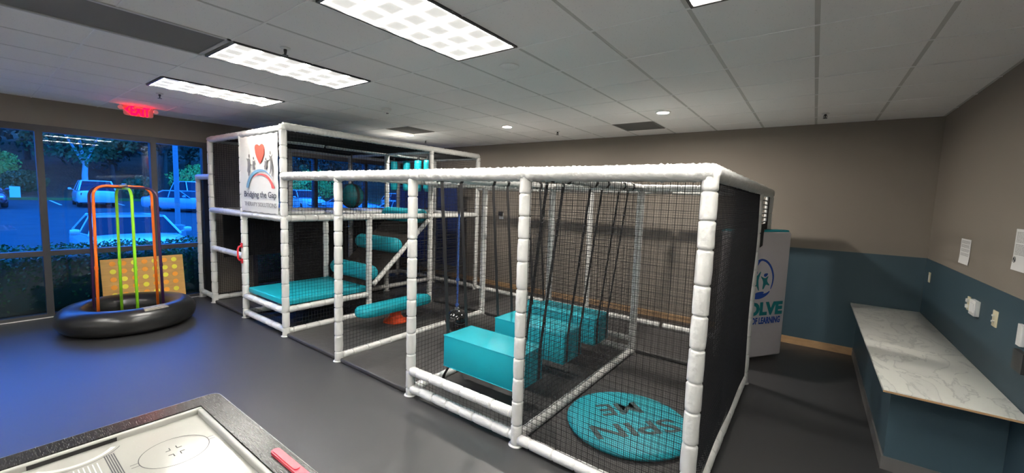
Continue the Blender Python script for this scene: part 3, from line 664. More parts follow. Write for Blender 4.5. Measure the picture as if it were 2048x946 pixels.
# ================================================================== HANGING TEAL BLOCKS
def block(yc, label, zt=0.56):
    xl, xr = -2.83, -1.93; d_ = 0.20
    e = empty('hanging_block', ((xl+xr)/2, yc, 0.25), label, 'hanging block', 'teal blocks hung on black straps')
    bc_ = MB().box((xl, yc-d_, zt-0.31), (xr, yc+d_, zt)).obj('block_cushion', 'teal', e, smooth=True, bevel=0.008, bseg=2)
    pp = MB()
    for z in (zt-0.002, zt-0.308):
        pp.tube([(xl, yc-d_, z), (xr, yc-d_, z), (xr, yc+d_, z), (xl, yc+d_, z)], 0.004, 6, closed=True)
    tag(pp.obj('piping', 'teal', bc_), 'teal seam piping')
    for s_ in (-1, 1):
        ys_ = yc + s_*0.135; zr = ZL-0.045
        top = [(-2.99+0.05*sin(a), ys_, ZL+0.052*cos(a)) for a in (3.6, 4.4, 5.2, 6.1, 7.0, 7.8, 8.6)]
        topr = [(-1.73+0.05*sin(a), ys_, ZL+0.052*cos(a)) for a in (-2.4, -1.6, -0.8, 0.0, 0.9, 1.7, 2.6)]
        pts = [(-2.965, ys_, zr), (xl-0.006, ys_, zt-0.02), (xl-0.006, ys_, zt-0.30), (xl+0.01, ys_, zt-0.318), (xr-0.01, ys_, zt-0.318), (xr+0.006, ys_, zt-0.30), (xr+0.006, ys_, zt-0.02), (-1.755, ys_, zr)]
        sp_ = MB().ribbon(top + pts[0:] + topr, Y_, 0.042, 0.004); sp_ = sp_.obj('strap', 'webbing', e)
        MB().ribbon([(xl+0.05, ys_, zt-0.32), (xl+0.0, ys_, zt-0.36), (xl-0.05, ys_, zt-0.44), (xl-0.06, ys_-0.01, zt-0.50)], Y_, 0.04, 0.004).obj('strap_tail', 'webbing', sp_)
        for x in (-2.975, -1.745):
            MB().lathe([(0.0005, -0.012), (0.010, -0.010), (0.012, 0.0), (0.0005, 0.002)], (x, ys_-0.024, ZL-0.055), 12, 'y').obj('bolt', 'plastic_white', sp_, smooth=True)
block(2.98, 'teal rectangular block hanging nearest the viewer, its left half in front of the nets')
block(3.78, 'teal rectangular block hanging second, right behind the nearest block')
block(4.50, 'teal rectangular block hanging farthest back of the three in the row')

# round teal stool behind, black ball on rope, rocking board, spin disc
o = MB().lathe([(0.0005, 0), (0.21, 0), (0.22, 0.02), (0.22, 0.24), (0.20, 0.27), (0.0005, 0.275)], (-3.42, 5.2, 0.05), 32).obj('round_cushion', 'teal', smooth=True)
tag(rooted(o, (-3.42, 5.2, 0.05)), 'low round teal cushion on the floor behind the hanging blocks', 'cushion')
e = empty('hanging_ball', (-3.6, 3.76, 0.18), 'shiny black ball hanging low from a knotted blue rope left of the nearest block', 'hanging ball')
br = 0.15
MB().lathe([(max(0.0005, br*sin(k*pi/20)), -br*cos(k*pi/20)) for k in range(21)], (-3.6, 3.76, 0.33), 32).obj('ball', 'shiny_black', e, smooth='full')
MB().lathe([(0.03, 0), (0.03, 0.02), (0.012, 0.03), (0.012, 0.05)], (-3.6, 3.76, 0.475), 12).obj('eyelet', 'steel', e, smooth=True)
rp = MB()
for ph0 in (0, 2.094, 4.189):
    rp.tube([(-3.6+0.008*cos(ph0+z*60), 3.76+0.008*sin(ph0+z*60), z) for z in [0.50+0.012*k for k in range(101)]], 0.006, 6)
for z in (0.53, 0.86): rp.lathe([(0.006, -0.03), (0.022, -0.012), (0.024, 0.01), (0.007, 0.03)], (-3.6, 3.76, z), 10)
rp.obj('rope', 'cord_blue', e, smooth=True)
MB().ribbon([(-3.6, 3.76, 1.69), (-3.6, 3.76, 2.045), (-3.6, 3.71, 2.10), (-3.6, 3.76, 2.15), (-3.6, 3.81, 2.10), (-3.605, 3.765, 2.04), (-3.605, 3.765, 1.69)], X_, 0.04, 0.004).obj('strap', 'webbing', e)

e = empty('rocking_board', (-4.87, 3.78, 0.05), 'long teal padded rocking board with rounded ends on an orange pedestal', 'rocking board')
def capsule(L_, W_, n=10):
    P = []
    for k in range(n+1): a = -pi/2 + pi*k/n; P.append((W_/2*cos(a)*1.0 + 0, L_/2-W_/2 + 0) if False else (W_/2*sin(a)*-1, L_/2 - W_/2 + W_/2*cos(a)))
    for k in range(n+1): a = -pi/2 + pi*k/n; P.append((W_/2*sin(a), -(L_/2 - W_/2) - W_/2*cos(a)))
    return P
cp = capsule(1.28, 0.32); rings = []
for sc, dz in ((0.90, 0.0), (0.985, 0.02), (1.0, 0.05), (0.985, 0.09), (0.90, 0.112)):
    dW = 0.16*(1-sc)
    rings.append([(-4.87 + x*sc, 3.78 + y*(1-(1-sc)*0.3), 0.235+dz + 0.03*(y/0.64)*0) for x, y in cp])
MB().ring(rings).obj('board_cushion', 'teal', e, smooth=True)
MB().lathe([(0.17, 0), (0.168, 0.02), (0.12, 0.05), (0.085, 0.09), (0.08, 0.15), (0.095, 0.19)], (-4.87, 3.78, 0.05), 28).obj('pedestal', 'orange_d', e, smooth=True)
for k in range(6):
    a = k*pi/3+0.3
    MB().lathe([(0.03, 0), (0.034, 0.012), (0.022, 0.026), (0.0005, 0.03)], (-4.87+0.155*cos(a), 3.78+0.155*sin(a), 0.05), 10).obj('foot', 'orange_d', e, smooth=True)

e = empty('spin_disc', (-1.12, 3.27, 0.05), 'large round teal floor disc lettered SPIN ME behind the front net', 'spin disc')
DC = MB().lathe([(0.0005, 0.0), (0.48, 0.0), (0.505, 0.012), (0.51, 0.03), (0.495, 0.048), (0.47, 0.055), (0.0005, 0.056)], (-1.12, 3.27, 0.048), 64).obj('disc_cushion', 'teal', e, smooth=True)
ang = math.atan2(-0.74, -0.66); ux = Vector((cos(ang), sin(ang), 0)); uy = Vector((-ux.y, ux.x, 0))
c0 = Vector((-1.12, 3.27, 0.1042))
text_mb('SPIN', c0 - ux*0.36 + uy*0.065, ux, uy, 0.19, 0.74, 0.001, bold=0.018).obj('lettering', 'spin_text', DC)
text_mb('ME', c0 - ux*0.19 - uy*0.25, ux, uy, 0.19, 0.38, 0.001, bold=0.018).obj('lettering', 'spin_text', DC)

# inside the tower, upper level: sling ball and four punch bags
e = empty('hanging_ball', (-7.32, 4.62, 1.66), 'dull teal ball in black slings hanging in the tower upper level', 'hanging ball')
MB().lathe([(max(0.0005, 0.225*sin(k*pi/18)), -0.235*cos(k*pi/18)) for k in range(19)], (-7.32, 4.62, 1.86), 28).obj('ball', 'teal_dark', e, smooth='full')
MB().tube([(-7.32, 4.62, 2.05), (-7.32, 4.62, 2.66)], 0.012, 8).obj('strap', 'webbing', e)
for a in (0, 1.57): MB().ribbon([(-7.32+0.231*sin(t)*cos(a), 4.62+0.231*sin(t)*sin(a), 1.86+0.241*cos(t)) for t in [k*2*pi/24 for k in range(25)]], (-sin(a), cos(a), 0), 0.05, 0.004).obj('sling', 'webbing', e)
for x, y, l in [(-7.30, 5.6, 'teal hanging punch bag, leftmost in the tower upper level'), (-6.89, 5.6, 'teal hanging punch bag, second from the left in the tower upper level'),
                (-6.53, 5.6, 'teal hanging punch bag, third from the left in the tower upper level'), (-6.25, 5.6, 'teal hanging punch bag, rightmost in the tower upper level')]:
    e = empty('punch_bag', (x, y, 1.99), l, 'punch bag', 'teal punch bags in the tower')
    MB().lathe([(0.0005, 0), (0.05, 0.005), (0.072, 0.04), (0.076, 0.1), (0.076, 0.56), (0.068, 0.62), (0.0005, 0.63)], (x, y, 1.99), 20).obj('bag', 'teal', e, smooth='full')
    MB().tube([(x, y, 2.61), (x, y, 2.69)], 0.02, 8).obj('strap', 'webbing', e)
# navy vinyl strips near the back wall
for k in range(6):
    x = -8.35 + k*0.36
    v = MB().ribbon([(x+0.02*sin(k*2), 6.62+0.02*cos(k*3), 2.10), (x, 6.63, 1.3), (x, 6.62, 0.35)], X_, 0.31, 0.012)
    lab = ['leftmost', 'second from left', 'third from left', 'fourth from left', 'fifth from left', 'rightmost'][k]
    o = v.obj('vinyl_strip', 'curtain'); tag(rooted(o, (x, 6.62, 0.35)), 'navy blue hanging strip behind the tower, %s of the six' % lab, 'hanging strip', 'navy strips behind the tower')
o = MB().tube([(XL+0.02, 6.62, 2.12), (-6.28, 6.62, 2.12)], 0.02, 10).tube([(-6.30, 6.62, 2.12), (-6.30, YB-0.01, 2.12)], 0.015, 8).obj('curtain_rod', 'chrome_dark', smooth=True)
tag(rooted(o, (-7.5, 6.62, 2.12)), 'dark rod carrying the navy strips', 'curtain rod')
# small socket on the back wall
e = empty('wall_outlet', (-5.42, YB, 1.5), 'small dark plug adapter in a wall socket seen through the nets on the back wall', 'wall outlet')
MB().box((-5.48, YB-0.008, 1.47), (-5.36, YB, 1.60)).obj('cover_plate', 'plastic_white', e); MB().box((-5.47, YB-0.05, 1.54), (-5.37, YB-0.008, 1.63)).obj('adapter', 'chrome_dark', e)

# ================================================================== PADDED SIGN BLOCK
PB = Vector((-0.20, 6.23, 0)); pdv = Vector((0.558, 0.830, 0)); pn = Vector((0.830, -0.558, 0))
e = empty('padded_sign_block', PB - pdv*0.5 - pn*0.09, 'tall white vinyl pad printed with a hands logo, standing at the right frame corner', 'padded block')
W_, T_, H_ = 0.98, 0.17, 1.62
def pp_(t, d_, z): return PB + pdv*t + pn*d_ + Vector((0, 0, z))
m_ = MB(); c8 = [pp_(t, d_, z) for z in (0.03, H_) for t, d_ in ((-W_, -T_), (-W_, 0), (0, 0), (0, -T_))]
PBD = m_.add(c8, [(0,1,2,3), (4,7,6,5), (0,4,5,1), (1,5,6,2), (2,6,7,3), (3,7,4,0)]).obj('pad_body', 'pad_white', e, smooth=True, bevel=0.03, bseg=4)
c8 = [pp_(t, d_, z) for z in (H_-0.02, H_+0.022) for t, d_ in ((-W_+0.02, -T_-0.02), (-W_+0.02, -0.02), (-0.02, -0.02), (-0.02, -T_-0.02))]
MB().add(c8, [(0,1,2,3), (4,7,6,5), (0,4,5,1), (1,5,6,2), (2,6,7,3), (3,7,4,0)]).obj('top_panel', 'teal', e, smooth=True, bevel=0.015)
MB().prism([(-0.56, H_+0.02), (-0.45, H_+0.02), (-0.52, H_+0.08)], PB - pn*0.04, pdv, Z_, 0.02).obj('tag', 'plastic_white', e)
def pprint_(name, poly, m, it=1): MB().prism(smoothpoly(poly, it), PB + pn*0.0015, pdv, Z_, 0.002).obj(name, m, PBD)
pprint_('hand_arc', TR['ptop'], 'p_blue'); pprint_('hand_arc', TR['pbot'], 'p_blue'); pprint_('hand_arc', TR['pleft'], 'p_blue')
pprint_('figure', TR['pfig1'], 'p_teal'); pprint_('figure', TR['pfig2'], 'p_teal'); pprint_('figure_head', TR['phead2'], 'p_blue')
hx_, hz_ = TR['phead1'][0]; pprint_('figure_head', [(hx_+0.032*cos(t*pi/8), hz_+0.032*sin(t*pi/8)) for t in range(16)], 'p_blue', 0)
text_mb('EVOLVE', PB + pdv*(-0.915) + pn*0.0015 + Vector((0, 0, 0.585)), pdv, Z_, 0.155, 0.86, 0.002, bold=0.055).obj('lettering', 'p_teal', PBD)
text_mb('SCHOOL OF LEARNING', PB + pdv*(-0.90) + pn*0.0015 + Vector((0, 0, 0.468)), pdv, Z_, 0.082, 0.82, 0.002, bold=0.035).obj('lettering', 'p_blue', PBD)

# ================================================================== INNER TUBE, HOOPED PIPES, DISC BOARD
TC = Vector((-7.5, 1.35, 0))
t_ = MB(); Rr, rr_ = 0.555, 0.166; rings = []
for i in range(72):
    a = 2*pi*i/72; ring = []
    for j in range(28):
        b = 2*pi*j/28; q = rr_*(1 + 0.012*noise.noise(Vector((cos(a)*3, sin(a)*3, b))))
        z = rr_*0.985 + q*sin(b); z = max(z, 0.004)
        ring.append((TC.x+(Rr+q*cos(b))*cos(a), TC.y+(Rr+q*cos(b))*sin(a), z))
    rings.append(ring)
e = empty('inner_tube', (TC.x, TC.y, 0), 'big black inflated inner tube lying flat on the floor by the windows', 'inner tube')
t_.ring(rings, closed=True).obj('tube_body', 'tube_black', e, smooth='full')
pa = []
for i in range(7):
    a = math.radians(2 + i*4)
    pa.append([(TC.x+(Rr+(rr_+0.003)*cos(math.radians(b)))*cos(a), TC.y+(Rr+(rr_+0.003)*cos(math.radians(b)))*sin(a), rr_*0.985+(rr_+0.003)*sin(math.radians(b))) for b in (100, 85, 70, 55)])
pm = MB()
for r in pa: pm.v += r
for i in range(6):
    for j in range(3): a = i*4+j; pm.f.append((a, a+1, a+5, a+4))
o = pm.obj('patch', mat('worn patch', (0.20, 0.18, 0.14), 0.6, var=0.7, vscale=30), e); o['label'] = 'worn grey patch'
e = empty('hooped_pipe_stand', (TC.x-0.02, TC.y+0.02, 0.0), 'orange, lime and purple bent pipes crossing at the top, standing inside the inner tube', 'pipe stand')
pc = Vector((TC.x-0.03, TC.y+0.0, 0)); rgt = Vector((0.804, 0.594, 0)); fwd = Vector((-0.594, 0.804, 0)); ZP = 1.90
def hoop(name, m, off, z, lean=1.0):
    off = Vector(off); q = 0.13; L_ = off.length; dd = off/L_
    half = lambda s_: [pc + dd*s_*L_*1.06 + Vector((0, 0, 0.02)), pc + dd*s_*L_*1.02 + Vector((0, 0, z*0.5))] + [pc + dd*s_*(L_ - q + q*cos(k*pi/12)) + Vector((0, 0, z - q + q*sin(k*pi/12))) for k in range(7)]
    P = half(-1) + list(reversed(half(1)))
    MB().tube(P, 0.0165, 12).obj(name, m, e, smooth='full')
    for s_ in (-1, 1):
        b_ = pc + dd*s_*L_*1.03 + Vector((0, 0, 0.80)); MB().lathe([(0.0165, 0), (0.020, 0.002), (0.020, 0.045), (0.0165, 0.047)], b_, 12).obj('coupling', m, e, smooth=True)
rl = 0.335
hoop('orange_hoop', 'orange', rgt*0.15 + fwd*0.26, ZP)
hoop('purple_hoop', 'purple', rgt*0.352 + fwd*0.114, ZP-0.015)
hoop('lime_hoop', 'lime', rgt*0.255 - fwd*0.16, ZP-0.03)
MB().lathe([(0.0005, 0), (0.05, 0.0), (0.05, 0.02), (0.0005, 0.022)], (pc.x, pc.y, ZP+0.0), 12).tube([pc+Vector((-0.05, 0, ZP+0.03)), pc+Vector((0.05, 0.02, ZP+0.03))], 0.008, 8).obj('centre_clamp', 'steel', e, smooth=True)

BDo, BDx, BDz = Vector((-8.24, 1.20, 0.16)), Vector((0, 1, 0)), Vector((-0.16, 0, 0.987)).normalized()
e = empty('disc_board', (-8.24, 1.68, 0.0), 'plywood board with rows of yellow and orange discs leaning at the window', 'game board')
BRD = MB().prism([(0, 0), (0.97, 0), (0.97, 0.66), (0, 0.66)], BDo, BDx, BDz, 0.02).obj('board', 'board', e)
for y in (0.08, 0.85): MB().prism([(y, -0.162), (y+0.06, -0.162), (y+0.06, 0.10), (y, 0.10)], BDo - Vector((0.022, 0, 0.0)), BDx, BDz, 0.02).obj('leg', 'board', e)
cols = ['oyooy', 'ooyyo', 'yyooy', 'ooyyo', 'yyooy', 'oyyoo', 'yyooy']
for i, c_ in enumerate(cols):
    for j, k in enumerate(c_):
        cx, cz = 0.125 + i*0.121, 0.59 - j*0.118
        MB().prism([(cx+0.036*cos(t*pi/9), cz+0.036*sin(t*pi/9)) for t in range(18)], BDo + Vector((0.0205, 0, 0.003)), BDx, BDz, 0.004).obj('disc', 'orange_disc' if k == 'o' else 'yellow', BRD)

# ================================================================== TABLE GAME (near left corner)
e = empty('air_hockey_table', (-1.55, 0.24, 0), 'scratched black game table with a white rink top in the near left corner', 'game table')
tx0, tx1, ty0, ty1, tz = -2.57, -0.75, -0.32, 0.80, 0.80
def frame_ring(x0, y0_, x1, y1_, r, n=6):
    P = []
    for cx, cy, a0 in ((x1-r, y1_-r, 0), (x0+r, y1_-r, 90), (x0+r, y0_+r, 180), (x1-r, y0_+r, 270)):
        for k in range(n+1): a = math.radians(a0+90*k/n); P.append((cx+r*cos(a), cy+r*sin(a)))
    return P
wx, wy = 0.105, 0.105
Oo = frame_ring(tx0, ty0, tx1, ty1, 0.045); Oi = frame_ring(tx0+wx, ty0+wy, tx1-wx, ty1-wy, 0.004)
n = len(Oo)
fm = MB(); fm.v = [(x, y, tz-0.12) for x, y in Oo] + [(x, y, tz) for x, y in Oo] + [(x, y, tz) for x, y in Oi] + [(x, y, tz-0.05) for x, y in Oi]
for k in range(n):
    k2 = (k+1) % n; fm.f += [(k, k2, n+k2, n+k), (n+k, n+k2, 2*n+k2, 2*n+k), (2*n+k, 2*n+k2, 3*n+k2, 3*n+k)]
fm.f.append(tuple(reversed(range(n))))
fm.obj('rail_top', 'laminate', e)
ed = MB().tube([(x, y, tz-0.003) for x, y in Oo], 0.0035, 6, closed=True); ed.obj('edge_trim', 'steel', e, smooth=True)
ir = MB(); a, b, c_, d = tx0+wx, ty0+wy, tx1-wx, ty1-wy; q = 0.022
ir.box((a, b, tz-0.05), (a+q, d, tz-0.004)).box((c_-q, b, tz-0.05), (c_, d, tz-0.004)).box((a+q, b, tz-0.05), (c_-q, b+q, tz-0.004)).box((a+q, d-q, tz-0.05), (c_-q, d, tz-0.004))
ir.obj('inner_rail', 'rink_rail', e, smooth=True, bevel=0.006)
e0 = e; e = MB().box((a, b, tz-0.06), (c_, d, tz-0.030)).obj('playing_surface', 'rink', e0)
zs = tz-0.0295
def flat(name, poly, m): MB().prism(poly, (0, 0, zs), X_, Y_, 0.0006).obj(name, m, e)
def ringp(cx, cy, r, w_, a0=0, a1=360, n=48, sx=1.0, sy=1.0):
    mb = MB()
    for k in range(n+1):
        t = math.radians(a0+(a1-a0)*k/n)
        mb.v += [(cx+r*cos(t)*sx, cy+r*sin(t)*sy, zs+0.0005), (cx+(r+w_)*cos(t)*sx, cy+(r+w_)*sin(t)*sy, zs+0.0005)]
    for k in range(n): mb.f.append((2*k, 2*k+1, 2*k+3, 2*k+2))
    return mb
mk = ringp(-2.16, 0.51, 0.118, 0.003)
for sy_ in (-1, 1):
    for o_ in (-0.012, 0.012):
        mk.add([(-2.16+o_-0.0015, 0.51+sy_*0.12, zs+.0005), (-2.16+o_+0.0015, 0.51+sy_*0.12, zs+.0005), (-2.16+o_+0.0015, 0.51+sy_*0.145, zs+.0005), (-2.16+o_-0.0015, 0.51+sy_*0.145, zs+.0005)], [(0, 1, 2, 3)])
for sx_ in (-1, 1):
    for sy_ in (-1, 1):
        cx, cy = -2.16+sx_*0.02, 0.51+sy_*0.012
        mk.box((min(cx, cx+sx_*0.022), cy-0.0015, zs), (max(cx, cx+sx_*0.022), cy+0.0015, zs+0.0007)).box((cx-0.0015, min(cy, cy+sy_*0.016), zs), (cx+0.0015, max(cy, cy+sy_*0.016), zs+0.0007))
mk.obj('face_off_circle', 'ink', e)
mk2 = ringp(-2.16, -0.03, 0.118, 0.003); mk2.obj('face_off_circle', 'ink', e)
cr = ringp(-2.47, 0.24, 0.155, 0.003, -57, 57, 30); cr.obj('crease_line', 'ink', e)
cr = ringp(-2.475, 0.24, 0.128, 0.018, -55, 55, 30); cr.obj('crease_band', mat('worn grey print', (0.50, 0.49, 0.44), 0.4), e)
MB().box((-2.448, 0.108, tz-0.029), (-2.440, 0.372, tz-0.012)).obj('goal_slot', 'black', e)
st = MB()
for k in range(5): y = 0.312 + k*0.0072; st.box((-2.335, y, zs), (-1.0, y+0.003, zs+0.0007))
st.obj('centre_stripes', 'ink', e)
st = MB()
for k in range(14): y = 0.11 + k*0.0135; st.box((-2.30, y, zs), (-1.9, y+0.0035, zs+0.0005))
st.obj('faded_stripes', mat('faded print', (0.60, 0.585, 0.52), 0.4), e)
dn = MB()
for k in range(200):
    x, y = random.uniform(-2.4, -0.9), random.uniform(-0.15, 0.64); r_ = 0.0016
    dn.add([(x-r_, y-r_, zs+.0003), (x+r_, y-r_, zs+.0003), (x+r_, y+r_, zs+.0003), (x-r_, y+r_, zs+.0003)], [(0, 1, 2, 3)])
dn.obj('air_holes', 'greyink', e)
e = e0
MB().box((tx0+0.06, ty0+0.06, tz-0.30), (tx1-0.06, ty1-0.06, tz-0.12)).obj('apron', 'black', e)
for x in (tx0+0.12, tx1-0.12):
    for y in (ty0+0.12, ty1-0.12): MB().box((x-0.05, y-0.05, 0.0), (x+0.05, y+0.05, tz-0.30)).obj('leg', 'black', e)
bar_ = [(-1.785+0.0, 0.735), (-1.775, 0.752)]
def pill(x0, yc, L_, w_, n=8):
    P = [(x0+w_/2 - w_/2*sin(k*pi/n), yc - w_/2*cos(k*pi/n)) for k in range(n+1)]
    P += [(x0+L_-w_/2 + w_/2*sin(k*pi/n), yc + w_/2*cos(k*pi/n)) for k in range(n+1)]
    return P
SS = MB().prism(pill(-1.785, 0.755, 0.50, 0.036), (0, 0, tz), X_, Y_, 0.012).obj('score_slide', 'pinkred', e)
MB().prism(pill(-1.775, 0.755, 0.20, 0.026), (0, 0, tz+0.012), X_, Y_, 0.004).obj('slide_cover', 'pinkred', SS); SS['label'] = 'crimson score slide'

# ================================================================== COUNTER
cy0 = 4.02
e = empty('built_in_counter', (0.86, 5.4, 0), 'low slate blue boxed counter along the right wall', 'counter')
MB().box((0.565, cy0, 0.0), (XR-0.005, YB-0.005, 0.675)).obj('cabinet_body', 'blue', e)
b_ = MB().box((0.552, cy0-0.012, 0), (0.565, YB-0.03, 0.10)).box((0.565, cy0-0.012, 0), (XR-0.005, cy0, 0.10)); b_.obj('kick_board', 'base_dark', e)
ct = MB().box((0.485, 3.74, 0.676), (XR-0.005, YB-0.005, 0.700))
o = ct.obj('countertop', 'marble', smooth=True, bevel=0.002); tag(rooted(o, (0.82, 5.35, 0.676)), 'pale marbled countertop slab lying on the blue boxed counter', 'countertop')
o2 = MB().box((0.4845, 3.7385, 0.677), (XR-0.006, 3.742, 0.690)).obj('worn_edge', 'base_wood', None); o2.data.transform(Matrix.Translation(-Vector((0.82, 5.35, 0.676)))); o2.parent = o; o2['label'] = 'worn tan front edge'
struct('baseboard_right', MB().box((XR-0.02, YF, 0), (XR-0.004, cy0-0.012, 0.10)), 'base_dark')

# wall plates and papers on the right wall
wx_ = XR-0.004
def plate(name, y, z, w_, h_, m, label, cat, dep=0.008):
    e = empty(name, (XR-0.004, y, z), label, cat)
    MB().box((wx_-dep, y-w_/2, z-h_/2), (wx_, y+w_/2, z+h_/2)).obj('cover_plate', m, e, smooth=True, bevel=0.002)
    return e
e = plate('wall_outlet', 6.70, 1.17, 0.075, 0.115, 'plastic_cream', 'small cream wall plate near the room corner above the far end of the counter', 'wall plate')
MB().box((wx_-0.010, 6.685, 1.14), (wx_-0.008, 6.715, 1.20)).obj('socket_face', 'plastic_white', e)
e = plate('wall_outlet', 5.17, 1.15, 0.075, 0.118, 'plastic_cream', 'cream wall outlet with white plugs, left of the white box', 'wall outlet')
for z in (1.175, 1.125): MB().box((wx_-0.022, 5.155, z-0.014), (wx_-0.008, 5.19, z+0.014)).obj('plug', 'plastic_white', e)
e = plate('wall_box', 4.965, 1.15, 0.15, 0.125, 'plastic_white', 'white double wall box between the cream outlet and the switch pair', 'wall box', 0.03)
MB().box((wx_-0.034, 4.92, 1.115), (wx_-0.03, 5.01, 1.185)).obj('box_face', 'paper', e)
e = plate('light_switch', 4.53, 1.155, 0.09, 0.12, 'plastic_cream', 'cream wall plate with two toggles, nearest of the plates over the counter', 'light switch')
for z in (1.178, 1.135): MB().box((wx_-0.022, 4.522, z-0.006), (wx_-0.008, 4.538, z+0.006)).obj('toggle', 'plastic_white', e)
e = plate('wall_box', 4.03, 1.155, 0.07, 0.14, 'plastic_white', 'white wall box cut by the right edge of the picture', 'wall box', 0.02)
o = MB().box((XR-0.03, 3.90, 0.93), (XR-0.004, 4.06, 1.06)).obj('dark_wall_box', 'chrome_dark'); tag(rooted(o, (XR-0.004, 3.98, 0.95)), 'dark box on the wall below the white one at the right picture edge', 'wall box')
def paper(name, ya, yb, za, zb, label, rows_, title=True, logo=False):
    e = empty(name, (XR, (ya+yb)/2, za), label, 'paper notice')
    m_ = MB(); n_ = 8
    for k in range(n_+1):
        z = za+(zb-za)*k/n_; d_ = 0.002 + 0.012*max(0, (0.3-k/n_))**1.0
        m_.v += [(XR-d_-0.001, ya, z), (XR-d_-0.001, yb, z), (XR-d_, ya, z), (XR-d_, yb, z)]
    for k in range(n_):
        a = 4*k; m_.f += [(a+1, a, a+4, a+5), (a+2, a+3, a+7, a+6)]
    m_.obj('sheet', 'paper', e)
    t_ = MB(); H = zb-za; W = yb-ya; k = 0
    z = zb - 0.08*H
    while z > za + 0.34*H:
        if k % rows_ != rows_-1:
            x_ = ya + W*0.92; 
            while x_ > ya+W*0.12:
                l_ = random.uniform(0.012, 0.045); t_.box((XR-0.0036, max(ya+W*0.08, x_-l_), z-0.0022), (XR-0.0032, x_, z+0.0022)); x_ -= l_+0.006
        z -= 0.0095; k += 1
    t_.obj('printed_lines', 'greyink', e)
    if logo:
        lg = MB(); yc_, zc_, r_ = yb-W*0.14, za+0.25*H, 0.020
        lg.tube([(XR-0.0055, yc_+r_*cos(t*pi/10), zc_+r_*sin(t*pi/10)) for t in range(20)], 0.0015, 5, closed=True).tube([(XR-0.0055, yc_-0.011, zc_-0.012), (XR-0.0055, yc_+0.011, zc_+0.012)], 0.003, 5); lg.obj('stamp', 'ink', e)
    return e
paper('paper_notice', 5.36, 5.66, 1.46, 1.69, 'small printed paper sheet on the taupe wall above the counter', 4)
paper('paper_notice', 4.12, 4.39, 1.545, 1.83, 'larger white printed page at the right edge of the picture', 9, logo=True)

# ================================================================== OUTDOORS (beyond the windows)
def gz(x): return -0.25 + 0.027*max(0.0, -x-12.0)
g = MB(); xs_ = [XL-0.2, -9.2, -11.0, -12, -46]; zs_ = [-0.05, -0.05, -0.26, -0.25, gz(-46)]
for (xa_, za_), (xb_, zb_) in zip(list(zip(xs_, zs_))[2:], list(zip(xs_, zs_))[3:]):
    k = len(g.v); g.v += [(xa_, -40, za_), (xa_, 80, za_), (xb_, 80, zb_), (xb_, -40, zb_)]; g.f.append((k, k+1, k+2, k+3))
o = g.obj('parking_lot', 'asphalt'); tag(o, kind='structure')
g = MB(); g.v = [(XL-0.2, -40, -0.05), (XL-0.2, 80, -0.05), (-10.8, 80, -0.12), (-10.8, -40, -0.12), (-11.0, 80, -0.26), (-11.0, -40, -0.26)]; g.f = [(0, 1, 2, 3), (3, 2, 4, 5)]
o = g.obj('planting_bed', 'soil'); tag(o, kind='structure')
g = MB(); P = []
for i in range(25):
    for j in range(60):
        x = -46 - i*1.2; y = -40 + j*2.05; h_ = gz(-46) + 0.15 + (0 if i < 2 else (i-2)*0.42 + 0.5*noise.noise(Vector((i*0.4, j*0.35, 1))))
        if i == 0: h_ = gz(-46)
        P.append((x, y, h_))
g.v = P
for i in range(24):
    for j in range(59): a = i*60+j; g.f.append((a, a+1, a+61, a+60))
o = g.obj('bank', 'soil', smooth='full'); tag(o, kind='structure')
g = MB().box((-46.6, -40, 0.4), (-44.5, 80, gz(-45)+0.14)); o = g.obj('lawn_strip', 'lawn'); tag(o, kind='structure')
k_ = 0
for y in range(-14, 40, 3):
    o = MB().box((-44.4, y-0.06, gz(-42)-0.2), (-39.0, y+0.06, gz(-41.7)+0.02)).obj('parking_line', 'line') if False else None
    m_ = MB(); m_.add([(-44.2, y-0.06, gz(-44.2)+0.012), (-39.0, y-0.06, gz(-39.0)+0.012), (-39.0, y+0.06, gz(-39.0)+0.012), (-44.2, y+0.06, gz(-44.2)+0.012)], [(0, 1, 2, 3)])
    o = m_.obj('parking_line', 'line'); tag(rooted(o, (-41.6, y, gz(-41.6))), kind='structure')
for y in (0.9, 4.1, 7.2, 10.3):
    m_ = MB(); m_.add([(-17.0, y-0.05, gz(-17)+0.012), (-11.6, y-0.05, -0.238), (-11.6, y+0.05, -0.238), (-17, y+0.05, gz(-17)+0.012)], [(0, 1, 2, 3)])
    o = m_.obj('parking_line', 'line'); tag(rooted(o, (-14, y, -0.24)), kind='structure')

